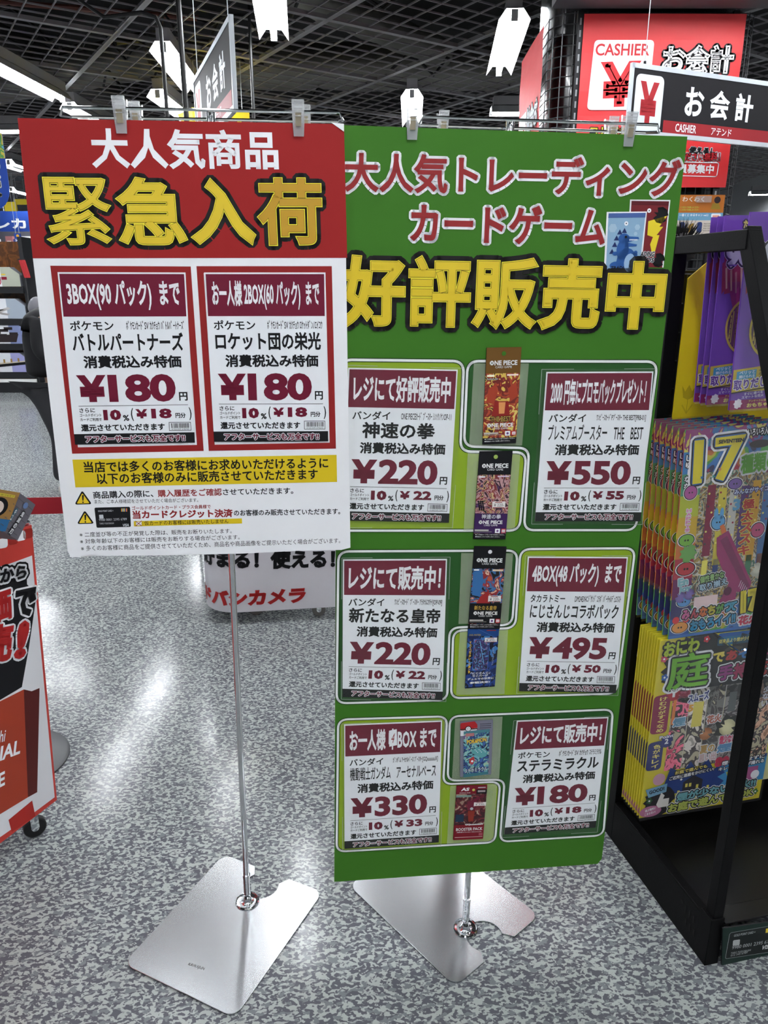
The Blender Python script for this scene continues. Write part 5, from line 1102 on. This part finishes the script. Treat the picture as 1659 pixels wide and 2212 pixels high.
def caster(par, c, r, wd=.024, plate=True, d=V3(1, 0, 0), m=mat('rubber_black', (16, 16, 17), .5)):
    s = nrm(np.cross(d, ZU)); b = MB(); b.tube([c - s * wd / 2, c - s * wd * .35, c + s * wd * .35, c + s * wd / 2], [r * .9, r, r, r * .9], m, 24); w_ = b.build('caster_wheel', par, smooth=True)
    b = MB(); b.tube([c - s * (wd / 2 + .002), c + s * (wd / 2 + .002)], r * .32, CHROME, 14); b.build('hub', w_, smooth=True)
    b = MB()
    for e in (-1, 1): b.obox(c + s * e * (wd / 2 + .003) - d * r * .35 - s * .001, d * r * .7, s * .002, V3(0, 0, r * 1.45), CHROME)
    b.obox(c - s * (wd / 2 + .004) - d * r * .5 + V3(0, 0, r * 1.4), d * r * 1.2, s * (wd + .008), V3(0, 0, .003), CHROME); b.lathe(c + V3(0, 0, r * 1.4), [(.018, 0), (.02, .006), (.016, .014)], CHROME, 16); b.build('caster_fork', par)
caster(wg, V3(-1.075, 1.90, .033), .033, d=nrm(V3(.7, .5, 0))); caster(wg, V3(-1.36, 1.2, .033), .033)
# toy box leaning out of the basket
A_, B_, D_, L_ = aty(43, 1064, 1.70), aty(77, 1090, 1.80), aty(2, 1146, 1.67), aty(-40, 1050, 1.62)
tb = thing('toy_box', (A_ + L_ + (B_ - A_)) / 2 + V3(0, 0, -.1), 'brown and grey boxed figure leaning out of the red wagon', 'box')
b = MB(); b.obox(A_, B_ - A_, D_ - A_, L_ - A_, ink((112, 108, 118))); b.build('carton', tb, bevel=.001)
fl_ = Panel(A_, L_ - A_, D_ - A_); wl_, hl_ = np.linalg.norm(L_ - A_), np.linalg.norm(D_ - A_)
pr = Print(fl_, .0006, lambda x, y: (x * wl_, y * hl_)); rect(pr, 0, 0, 1, 1, ink((164, 124, 70)), 1); rect(pr, 0, .7, 1, 1, ink((50, 110, 160)), 2); pr.disc((.42, .42), hl_ * .24, INK, 3, 20); pr.disc((.45, .44), hl_ * .17, ink((224, 206, 196)), 4, 20); rect(pr, .1, .08, .7, .15, ink((214, 196, 70)), 3); pr.text('対象年齢15才以上', (.68, .115), (.12, .115), .04, INK, 4, bold=0); pr.build('front_print', tb)
rp_ = Panel(A_, B_ - A_, D_ - A_); wr_ = np.linalg.norm(B_ - A_); pr = Print(rp_, .0006, lambda x, y: (x * wr_, y * hl_))
for k in range(5): pr.line([(0, .12 + k * .18), (1, .16 + k * .18)], .0016, ink((84, 80, 90)), 1)
pr.vtext('鬼滅の刃', (.66, .30), (.62, .95), .018, WHITE, 3, .05, outs=((.003, INK),)); pr.vtext('キューブ', (.28, .35), (.26, .98), .011, WHITE, 3, .03, outs=((.0035, ink((60, 120, 140))),)); pr.disc((.55, .17), .014, ink((110, 140, 190)), 3, 16, .008); pr.build('side_print', tb)
for i, (dx, dy, nm_) in enumerate(((-.10, -.12, 'dark boxed figure lying in the wagon basket behind the brown one'), (-.02, .02, 'dark boxed figure at the far corner of the wagon basket'))):
    c = a1 + inn * (.05 + .02 * i) + wu * (-.30 + .16 * i) + V3(0, 0, -.085); b = MB(); b.obox(c, wu * .12, inn * .13, V3(0, 0, .092), ink((44, 42, 46))); o_ = b.build('toy_box', bevel=.001); tag(o_, nm_, 'box')

# =================================================================== belt barrier
bs = thing('barrier_post', (-1.33, 2.27, 0), 'belt barrier post with a round dark base behind the red wagon', 'barrier post')
DISC = mat('base_grey', (66, 68, 71), .45); BELT = mat('red_webbing', (158, 22, 38), .7, bump=.4, bscale=30)
def post(t, c):
    b = MB(); b.lathe((c[0], c[1], 0), [(.195, 0), (.195, .006), (.185, .012), (.03, .022), (.028, .03)], DISC, 48); b.build('round_base', t, smooth=True)
    b = MB(); b.tube([V3(c[0], c[1], .02), V3(c[0], c[1], .90)], .025, CHROME, 20); b.build('pole', t, smooth=True)
    b = MB(); b.lathe((c[0], c[1], .895), [(.032, 0), (.034, .01), (.034, .085), (.028, .095), (.005, .1)], BLACK, 24); b.build('belt_cassette', t, smooth=True)
post(bs, (-1.33, 2.27))
bs2 = thing('barrier_post', (.34, 2.66, 0), 'belt barrier post hidden behind the green poster', 'barrier post'); post(bs2, (.34, 2.66))
b = MB(); vs = []; N = 24
for i in range(N + 1):
    t_ = i / N; x = -1.30 + 1.62 * t_; y = 2.275 + .38 * t_; z = .945 - .02 * math.sin(math.pi * t_) - .012 * t_
    vs += [(x, y, z - .028), (x, y, z + .028), (x + .0005, y + .002, z + .028), (x + .0005, y + .002, z - .028)]
b.add(vs, [(4 * i + a, 4 * i + (a + 1) % 4, 4 * i + 4 + (a + 1) % 4, 4 * i + 4 + a) for i in range(N) for a in range(4)], BELT)
tag(b.build('barrier_belt'), 'red webbing belt stretched behind the red poster from the left wagon', 'belt')

# =================================================================== white curved counter
c1, c2 = atz(516, 1323, .07), atz(722, 1311, .07); cu = nrm(V3(c2[0] - c1[0], c2[1] - c1[1], 0)); cb = V3(-cu[1], cu[0], 0); CR = .17
ct = thing('counter_wagon', (c1 + c2) / 2 + cb * .3 + V3(0, 0, -.07), 'white round-cornered promotional counter on casters behind the stands', 'counter')
SK = mat('skirt_white', (206, 204, 210), .5); HS = .70
def cmap(a):                                                # arc length along the skirt, 0 where the flat front begins
    if a >= 0: return c1 + cu * a, -cb
    th = min(-a / CR, math.pi / 2); rest = max(0, -a - CR * math.pi / 2)
    ctr = c1 + cb * CR; d = -cb * math.cos(th) - cu * math.sin(th); return ctr + d * CR + cb * rest, d
b = MB(); A = [-.75, -.5, -.27] + [-CR * math.pi / 2 * k / 8 for k in range(8, 0, -1)] + [0, .4, .80]; n_ = len(A)
vs = [];
for a in A:
    p, d = cmap(a); vs += [p + V3(0, 0, 0), p + V3(0, 0, HS - .07), p - d * .003 + V3(0, 0, HS - .07), p - d * .003]
b.add(vs, [(4 * i + k, 4 * i + (k + 1) % 4, 4 * i + 4 + (k + 1) % 4, 4 * i + 4 + k) for i in range(n_ - 1) for k in range(4)], SK); b.build('skirt', ct, smooth=True)
b = MB(); top = [cmap(a)[0] for a in A] + [c1 + cu * .80 + cb * .7]; top = [(p[0], p[1], HS) for p in top]
b.add(top + [(x, y, HS + .02) for x, y, z in top], [tuple(range(len(top)))[::-1], tuple(range(len(top), 2 * len(top)))] + [(i, (i + 1) % len(top), len(top) + (i + 1) % len(top), len(top) + i) for i in range(len(top))], SK); b.build('counter_top', ct)
cpn = Panel(c1, cu, -ZU); pr = Print(cpn, .002)
pr.text('貯まる！使える！', (416, 1209), (724, 1207), 42, INK, 1, bold=.055); pr.text('ヨドバシカメラ', (365, 1302), (660, 1284), 34, ink((176, 40, 40)), 1, bold=.06, slant=.12)
for arr in pr.mb.v:
    q_ = arr - c1; aa = q_ @ cpn.u; vv = q_ @ cpn.v
    for i in range(len(arr)):
        p, d = cmap(aa[i]); arr[i] = p + d * .002 - ZU * vv[i]
pr.build('skirt_lettering', ct)
for a_, bk in ((.40, .06), (-.0, .5), (.75, .5), (.08, .12)):
    caster(ct, V3(*(c1 + cu * a_ + cb * bk)[:2], .035), .035, d=cu, m=mat('grey_rubber', (120, 118, 114), .6))
b = MB(); p_ = aty(444, 1190, 4.0); b.box((p_[0], 3.98, .12), (p_[0] + .35, 4.02, .60), BLACK); b.box((p_[0] + .1, 3.6, .15), (p_[0] + .34, 3.99, .2), BLACK); b.build('rear_black_panel', ct)

# =================================================================== far left: kit shelf, goods, signs
SY = 12.0
sx1 = aty(66, 780, SY)[0] + .12; sx0 = sx1 - 3.2
ks = thing('kit_shelf', (sx1 - 1.6, SY + .2, 0), 'black shelf unit at the far left, holding large model-kit boxes', 'shelf')
WOOD = art('brown_backing', ((92, 54, 22), (116, 70, 30), (74, 42, 18)), 6)
b = MB(); b.box((sx0, SY + .35, .1), (sx1 - .06, SY + .4, 2.3), WOOD); b.build('back_panel', ks)
b = MB(); b.box((sx1 - .06, SY - .02, 0), (sx1, SY + .42, 2.35), BLACK); b.build('side_panel', ks)
b = MB(); b.box((sx0, SY - .1, .0), (sx1 + .05, SY + .4, .16), BLACK); b.build('plinth', ks)
b = MB(); b.box((sx0, SY - .105, .165), (sx1 - .02, SY - .08, .215), ink((222, 222, 220))); b.build('price_strip', ks)
kits = (((0, 762), (66, 803), 'ship', (150, 150, 196)), ((0, 700), (62, 742), 'galleon', (120, 130, 170)), ((0, 645), (57, 688), 'aeroplane', (150, 160, 172)), ((0, 577), (45, 619), 'drum kit', (160, 164, 150)))
for (xa, ya), (xb, yb_), nm_, cc in kits:
    zt_, zb_ = aty(30, ya, SY)[2], aty(30, yb_, SY)[2]; xr = aty(xb, (ya + yb_) / 2, SY)[0]; xl = xr - .95; W_, H_ = xr - xl, zt_ - zb_
    b = MB(); b.box((sx0, SY - .05, zb_ - .10), (sx1 - .06, SY + .36, zb_ - .005), BLACK); b.build('shelf_board', ks)
    pn = Panel(V3(xl, SY - .04, zt_), (1, 0, 0), (0, 0, -1)); t = thing('kit_box', (xl + W_ / 2, SY, zb_), 'white model-kit box picturing a %s, on the far left shelf' % nm_, 'box', 'model-kit boxes with a cut corner on the far shelf')
    slab(pn, [(0, 0), (W_ - .14, 0), (W_, .12), (W_, H_), (0, H_)], -.16, 0, ink((206, 208, 212)), ink((120, 122, 130))).build('carton', t)
    pr = Print(pn, .001, lambda x, y: (x * W_, y * H_)); pr.f = lambda x, y, W_=W_, H_=H_: np.array([x * W_, y * H_])
    pr.poly([(.70, .0), (.85, 0), (1, .36), (1, 1), (.70, 1)], ink(cc), 2)
    if nm_ == 'ship':
        pr.poly([(.1, .70), (.95, .45), (.95, .60), (.1, .86)], INK, 4); pr.poly([(.1, .62), (.95, .40), (.95, .46), (.1, .72)], ink((190, 180, 160)), 5)
        for k in range(4): rect(pr, .45 + k * .12, .36 - k * .03, .48 + k * .12, .55 - k * .03, ink((150, 120, 60)), 6)
    elif nm_ == 'galleon':
        pr.poly([(.35, .60), (.85, .50), (.80, .92), (.45, .92)], ink((44, 36, 38)), 4)
        for x, y in ((.42, .35), (.55, .25), (.62, .15), (.52, .50), (.7, .42)): rect(pr, x, y, x + .14, y + .14, ink((40, 34, 36)), 5)
    elif nm_ == 'aeroplane':
        pr.poly([(.0, 0), (.18, 0), (.18, 1), (0, 1)], ink((24, 70, 50)), 4); pr.poly([(.3, .82), (.72, .42), (.76, .5), (.40, .92)], ink((170, 166, 164)), 5); pr.poly([(.38, .45), (.58, .62), (.66, .56), (.64, .55)], ink((150, 146, 146)), 5); pr.poly([(.56, .68), (.74, .76), (.7, .84), (.5, .74)], ink((150, 146, 146)), 5)
    else:
        pr.disc((.62, .72), .07, ink((150, 30, 50)), 5); pr.disc((.62, .72), .055, ink((226, 226, 226)), 6)
        for x, y in ((.48, .5), (.6, .5), (.7, .5), (.42, .68)): rect(pr, x, y, x + .09, y + .15, ink((120, 24, 44)), 5)
        for x in (.3, .74): pr.disc((x, .38), .04, ink((200, 170, 60)), 5, 14, .012)
    pr.build('box_print', t)
rgx = random.Random(11)
pal = [(206, 206, 210), (120, 40, 44), (170, 170, 176), (60, 60, 66), (214, 200, 190), (90, 90, 140), (180, 120, 120), (236, 236, 236), (50, 90, 150), (196, 180, 90)]
def goods_wall(y, xa, xb, rows, nm, lab, group, wmin, wmax, h):
    fr_ = thing('goods_shelf', ((xa + xb) / 2, y + .2, 0), lab, 'shelf')
    b = MB(); b.box((xa, y + .3, 0), (xb, y + .34, rows[-1] + h + .1), ink((96, 96, 104))); b.build('back_panel', fr_)
    for z in rows: b = MB(); b.box((xa, y, z - .03), (xb, y + .3, z), ink((210, 210, 214))); b.build('shelf_board', fr_)
    k = 0
    for r_, z in enumerate(rows):
        x = xa + .02
        while x < xb - wmax:
            w_ = rgx.uniform(wmin, wmax); hh = h * rgx.uniform(.6, 1); b = MB(); b.box((x, y + .03, z), (x + w_ - .012, y + .22, z + hh), ink(pal[rgx.randrange(len(pal))])); b.box((x + w_ * .2, y + .026, z + hh * .3), (x + w_ * .7, y + .03, z + hh * .7), ink(pal[rgx.randrange(len(pal))]))
            o_ = b.build(nm); tag(o_, 'small packaged goods on the distant shelves left of the red poster', 'package', group); x += w_; k += 1
goods_wall(14.5, -8.3, -5.4, (.5, .85, 1.2, 1.55, 1.9, 2.25), 'goods_package', 'distant white shelving full of small packages, under the blue header', 'packages on the distant shelves', .10, .2, .27)
def far_board(nm, y, pa, pb, m, label, cat, fn=None, th=.04, ext=0, wire=True):
    a, c = aty(*pa, y), aty(*pb, y); xa = a[0] - ext; pn = Panel(V3(xa, y, a[2]), (1, 0, 0), (0, 0, -1)); W_, H_ = c[0] - xa, a[2] - c[2]; t = thing(nm, (xa + W_ / 2, y, c[2]), label, cat)
    slab(pn, [(0, 0), (W_, 0), (W_, H_), (0, H_)], -th, 0, m, m).build('panel', t)
    if fn: pr = Print(pn, .002, lambda x, y_: np.array([x * W_, y_ * H_])); fn(pr, W_, H_); pr.build('panel_print', t)
    if wire:
        for x in (xa + W_ * .2, xa + W_ * .8): b = MB(); b.tube([V3(x, y + .02, a[2] - .005), V3(x, y + .02, ZC)], .004, SILF, 5); b.build('wire', t)
    return t
def hb(pr, W, H): pr.text('ワンダートレカスト', (.02, .62), (1.25, .60), .55, WHITE, 2, bold=.04, slant=-.15); pr.text('Yodobashi.com', (.35, .16), (.75, .16), .15, WHITE, 2, bold=.03)
far_board('blue_header_sign', 13.8, (-20, 456), (66, 500), ink((40, 74, 160)), 'blue header sign with white slanted lettering left of the red poster', 'sign', hb, ext=1.5)
far_board('yellow_shelf_sign', 13.0, (30, 430), (60, 442), ink((226, 200, 40)), 'small yellow sign above the blue header sign', 'sign')
far_board('yellow_price_flag', 12.6, (8, 436), (36, 456), ink((226, 200, 40)), 'yellow price flag left of the small yellow sign', 'sign')
far_board('arch_panel', 16.5, (-10, 380), (52, 393), art('arch_print', ((60, 80, 110), (110, 150, 180), (40, 50, 60)), 2.2), 'bluish panel with arches high on the far wall, left of the red poster', 'panel', None, ext=.6)
far_board('card_corner_flag', 12.4, (30, 504), (50, 560), ink((36, 70, 150)), 'narrow blue upright sign with white characters under the blue header', 'sign', lambda pr, W, H: (pr.vtext('トレカ買取', (.4, .2), (.4, .95), W * .5, WHITE, 2, .03), pr.disc((.6, .1), W * .25, ink((230, 170, 50)), 2)))
b = MB(); a, c = aty(42, 562, 11.8), aty(60, 600, 11.8)
for k in range(6): x = a[0] + (c[0] - a[0]) * k / 6; b.tube([V3(x, 11.8, a[2]), V3(x + .06, 11.78, c[2])], .012, ink((150, 24, 30)), 6)
b.tube([V3(a[0] - .02, 11.8, a[2] + .01), V3(c[0], 11.8, a[2] + .01)], .012, BLACK, 6); b.tube([V3((a[0] + c[0]) / 2, 11.82, 0), V3((a[0] + c[0]) / 2, 11.82, a[2])], .015, BLACK, 6)
tag(b.build('red_tassel_rack'), 'rack of dark red hanging straps beside the kit shelf', 'rack')
# blue hanging banner with a rounded foot
HY = 5.0; a, c = aty(10, 288, HY), aty(22, 456, HY); hp_ = Panel(V3(c[0] - .485, HY, a[2]), (1, 0, 0), (0, 0, -1)); W_, H_ = .50, a[2] - c[2]
bb_ = thing('hanging_banner', (c[0] - .25, HY, c[2]), 'blue hanging banner with a rounded foot, cut by the left edge of the photo', 'banner')
pr = Print(hp_, .004, lambda x, y: np.array([x, y])); q_ = [(0, 0), (W_, 0), (W_, H_), (0, H_)]
sp_ = pr.smooth([(0, 0), (W_, 0), (W_, H_), (0, H_)], .001); rr_ = pr.smooth([(0, 0), (W_, 0), (W_, H_), (0, H_)], .14)
rr2 = [p for p in rr_]; rr2 = [np.array([0, 0]), np.array([W_, 0])] + [p for p in rr_ if p[1] > H_ * .5]
slab(hp_, rr2, 0, .003, ink((38, 76, 170)), ink((38, 76, 170))).build('banner_sheet', bb_)
rect(pr, 0, 0, W_, .14, art('banner_picture', ((110, 180, 210), (90, 160, 80), (220, 200, 80), (230, 240, 245)), 12), 1); pr.vtext('カードコーナー', (W_ - .075, .17), (W_ - .095, H_ - .04), .07, INK, 3, .06, outs=((.008, WHITE),)); pr.build('banner_print', bb_)
for x in (.08, .42): b = MB(); p_ = hp_.w([(x, 0.003)])[0]; b.tube([p_, V3(p_[0], p_[1], ZC)], .002, SILF, 5); b.build('wire', bb_)

# yellow hanging sign behind the red poster's rod, and power cables
def ysign():
    y = 6.4; a, c = aty(365, 232, y), aty(535, 262, y); t = thing('yellow_hanging_sign', ((a[0] + c[0]) / 2, y, c[2] - .1), 'yellow box sign hung behind the rod of the red poster', 'sign'); YM = ink((226, 196, 30)); zt2, zb2 = a[2], c[2] - .10
    b = MB(); xm = a[0] + .18
    b.add([(a[0], y + .25, zt2), (xm, y, zt2), (c[0], y + .1, zt2), (c[0] - .1, y + .4, zt2), (a[0] + .1, y + .25, zb2), (xm, y, zb2), (c[0], y + .1, zb2), (c[0] - .1, y + .4, zb2)], [(0, 3, 2, 1), (4, 5, 6, 7), (0, 1, 5, 4), (1, 2, 6, 5), (2, 3, 7, 6), (3, 0, 4, 7)], YM); b.build('box_shade', t)
    for x in (xm, c[0] - .06): b = MB(); b.tube([V3(x, y + .12, zt2 - .01), V3(x, y + .12, ZC)], .003, SILF, 5); b.build('wire', t)
    pn = Panel(V3(xm, y - .003, zt2), (c[0] - xm, .1, 0), (0, 0, -1)); pr = Print(pn, .002, lambda x, y_: np.array([x, y_])); pr.text('お会計', (.12, .12), (.5, .12), .12, RED, 1, bold=.05, hm=True); pr.build('sign_print', t)
ysign()
for i, (p_, bend, lab) in enumerate((((350, 100), True, 'black power cable dropping from the ceiling, left of the other two'), ((392, 100), False, 'thick black power cable dropping from the ceiling, middle one of three'), ((545, 180), False, 'black power cable dropping from the ceiling, right of the edge-on sign'))):
    q_ = aty(*p_, 4.6 if i < 2 else 5.6); ztop = aty(343, 38, 4.6)[2] if bend else 3.9
    pts = [V3(q_[0], q_[1], 0.0), V3(q_[0] + .004, q_[1], 1.2), V3(q_[0], q_[1], 2.4), V3(q_[0], q_[1], ztop - .05)]
    if bend: pts += [V3(q_[0] - .02, q_[1], ztop), V3(q_[0] - .10, q_[1] + .02, ztop + .03), V3(q_[0] - .32, q_[1] + .06, ztop + .02), V3(q_[0] - .50, q_[1] + .1, ztop + .14), V3(q_[0] - .52, q_[1] + .1, 3.8)]
    b = MB(); b.tube(pts, .011 if i != 1 else .015, CABLE, 8); o_ = b.build('power_cable', smooth=True); tag(o_, lab, 'cable')
    b = MB(); b.box((q_[0] - .05, q_[1] - .04, 0), (q_[0] + .05, q_[1] + .04, .05), BLACK); b.build('floor_socket', o_)

# =================================================================== shopper, mostly behind the red poster
def person(loc):
    t = thing('person', loc, 'person in black jacket and dark jeans standing behind the red poster, back to the left', 'person'); x, y, _ = loc
    def skin(nm, vs, es, m, sub=2, root=0):
        me = bpy.data.meshes.new(nm); me.from_pydata([v[:3] for v in vs], es, []); o = bpy.data.objects.new(nm, me); COL.objects.link(o); o.parent = t; WL[nm] = np.array(loc)
        sk = o.modifiers.new('skin', 'SKIN'); 
        for i, v in enumerate(vs): me.skin_vertices[0].data[i].radius = v[3]; me.skin_vertices[0].data[i].use_root = (i == root)
        s_ = o.modifiers.new('sub', 'SUBSURF'); s_.levels = sub; s_.render_levels = sub; me.materials.append(m); o.modifiers['skin'].use_smooth_shade = True; return o
    SKN = mat('skin', (206, 166, 140), .5); JK = mat('black_jacket', (22, 22, 26), .7, bump=.5, bscale=18); JN = mat('dark_jeans', (52, 52, 56), .8, bump=.3, bscale=60); HR = mat('dark_hair', (30, 26, 24), .6); GH = mat('grey_hood', (150, 150, 156), .8); SH = mat('white_trainer', (216, 212, 206), .5)
    # facing +x: body = one continuous surface
    B = [(-.02, 0, .93, (.07, .10)), (-.03, 0, 1.08, (.08, .11)), (-.03, 0, 1.25, (.11, .16)), (-.02, 0, 1.40, (.09, .15)), (0.01, 0, 1.48, (.07, .07)), (.03, 0, 1.53, (.055, .055)), (.04, 0, 1.64, (.095, .075)), (.04, 0, 1.72, (.075, .065)),
         (-.01, .10, .86, (.07, .07)), (.02, .10, .50, (.06, .06)), (-.03, .10, .12, (.04, .04)), (-.01, -.10, .86, (.07, .07)), (.0, -.10, .50, (.06, .06)), (-.05, -.10, .12, (.04, .04)),
         (0, .20, 1.40, (.06, .06)), (-.01, .24, 1.16, (.048, .048)), (.13, .24, 1.02, (.038, .038)), (0, -.20, 1.40, (.06, .06)), (-.02, -.24, 1.16, (.048, .048)), (.13, -.24, 1.02, (.038, .038)), (.19, .22, .93, (.02, .035)), (.19, -.22, .93, (.02, .035))]
    E_ = [(0, 1), (1, 2), (2, 3), (3, 4), (4, 5), (5, 6), (6, 7), (0, 8), (8, 9), (9, 10), (0, 11), (11, 12), (12, 13), (3, 14), (14, 15), (15, 16), (16, 20), (3, 17), (17, 18), (18, 19), (19, 21)]
    skin('body', B, E_, SKN)
    J = [(-.045, 0, .93, (.20, .22)), (-.05, 0, 1.02, (.20, .21)), (-.06, 0, 1.14, (.185, .2)), (-.055, 0, 1.28, (.18, .215)), (-.03, 0, 1.40, (.14, .2)), (0, 0, 1.46, (.09, .09)), (0, .20, 1.38, (.09, .09)), (-.01, .24, 1.16, (.078, .078)), (.13, .24, 1.04, (.058, .058)), (0, -.20, 1.38, (.09, .09)), (-.02, -.24, 1.16, (.08, .08)), (.13, -.24, 1.04, (.06, .06))]
    skin('jacket', J, [(0, 1), (1, 2), (2, 3), (3, 4), (4, 5), (4, 6), (6, 7), (7, 8), (4, 9), (9, 10), (10, 11)], JK)
    skin('hood', [(-.09, 0, 1.40, (.06, .11)), (-.085, 0, 1.47, (.07, .11)), (-.05, 0, 1.54, (.05, .09))], [(0, 1), (1, 2)], GH)
    skin('jeans', [(-.05, 0, 1.0, (.20, .20)), (-.075, .09, .84, (.165, .12)), (.0, .10, .48, (.085, .085)), (-.03, .10, .10, (.06, .06)), (-.075, -.09, .84, (.165, .12)), (.0, -.10, .48, (.085, .085)), (-.05, -.10, .10, (.07, .07))], [(0, 1), (1, 2), (2, 3), (0, 4), (4, 5), (5, 6)], JN)
    for s in (-1, 1):
        b = MB(); b.box((x - .19, y + s * .09 - .07, .66 + .1), (x - .185, y + s * .09 + .06, .92), mat('pocket_denim', (60, 60, 64), .8)) 
        skin('shoe', [(-.07 + (-.02 if s < 0 else 0), s * .10, .04, (.042, .045)), (.04, s * .10, .045, (.045, .05)), (.16, s * .10, .03, (.03, .045))], [(0, 1), (1, 2)], SH, root=1)
        fx_ = [( .18, s * .20, .90, (.02, .02)), (.20, s * .20, .84, (.02, .03))]
        h = [(.16, s * .21, .93, .022), (.19, s * .21, .88, .026)]
        for k in range(4): skin('finger', [(.185 + k * .007, s * (.235 - k * .017), .875, (.010, .010)), (.195 + k * .006, s * (.236 - k * .017), .835 - .004 * (k in (1, 2)), (.009, .009)), (.188 + k * .005, s * (.234 - k * .017), .80 - .008 * (k in (1, 2)), (.008, .008))], [(0, 1), (1, 2)], SKN, 1)
        skin('thumb', [(.20, s * .20, .90, (.011, .011)), (.222, s * .185, .87, (.01, .01)), (.225, s * .182, .845, (.009, .009))], [(0, 1), (1, 2)], SKN, 1)
    skin('hair', [(.0, 0, 1.62, (.10, .085)), (.01, 0, 1.70, (.105, .085)), (.03, 0, 1.755, (.08, .07))], [(0, 1), (1, 2)], HR)
    b = MB()
    P_ = V3(x, y, 0)
    for s in (-1, 1): b.lathe(P_ + V3(.118, s * .03, 1.652), [(.001, -.008), (.009, 0), (.001, .008)], mat('eye_white', (230, 230, 228), .3), 10)
    b.build('eyes', t); b = MB(); b.tube([P_ + V3(.12, 0, 1.655), P_ + V3(.148, 0, 1.615), P_ + V3(.125, 0, 1.605)], [.008, .013, .008], SKN, 8); b.build('nose', t, smooth=True)
    b = MB(); b.obox(P_ + V3(.118, -.022, 1.575), (.006, 0, 0), (0, .044, 0), (0, 0, .008), ink((160, 84, 80))); b.build('mouth', t)
    for s in (-1, 1): b = MB(); b.tube([P_ + V3(.03, s * .078, 1.67), P_ + V3(.02, s * .088, 1.65), P_ + V3(.03, s * .078, 1.615)], [.012, .016, .008], SKN, 8); b.build('ear', t, smooth=True)
    b = MB(); b.tube([P_ + V3(-.213, -.02, .80), P_ + V3(-.213, -.02, .70)], .001, JN, 4); return t
person((-2.57, 5.94, 0.0))

bpy.data.objects.remove(_to)
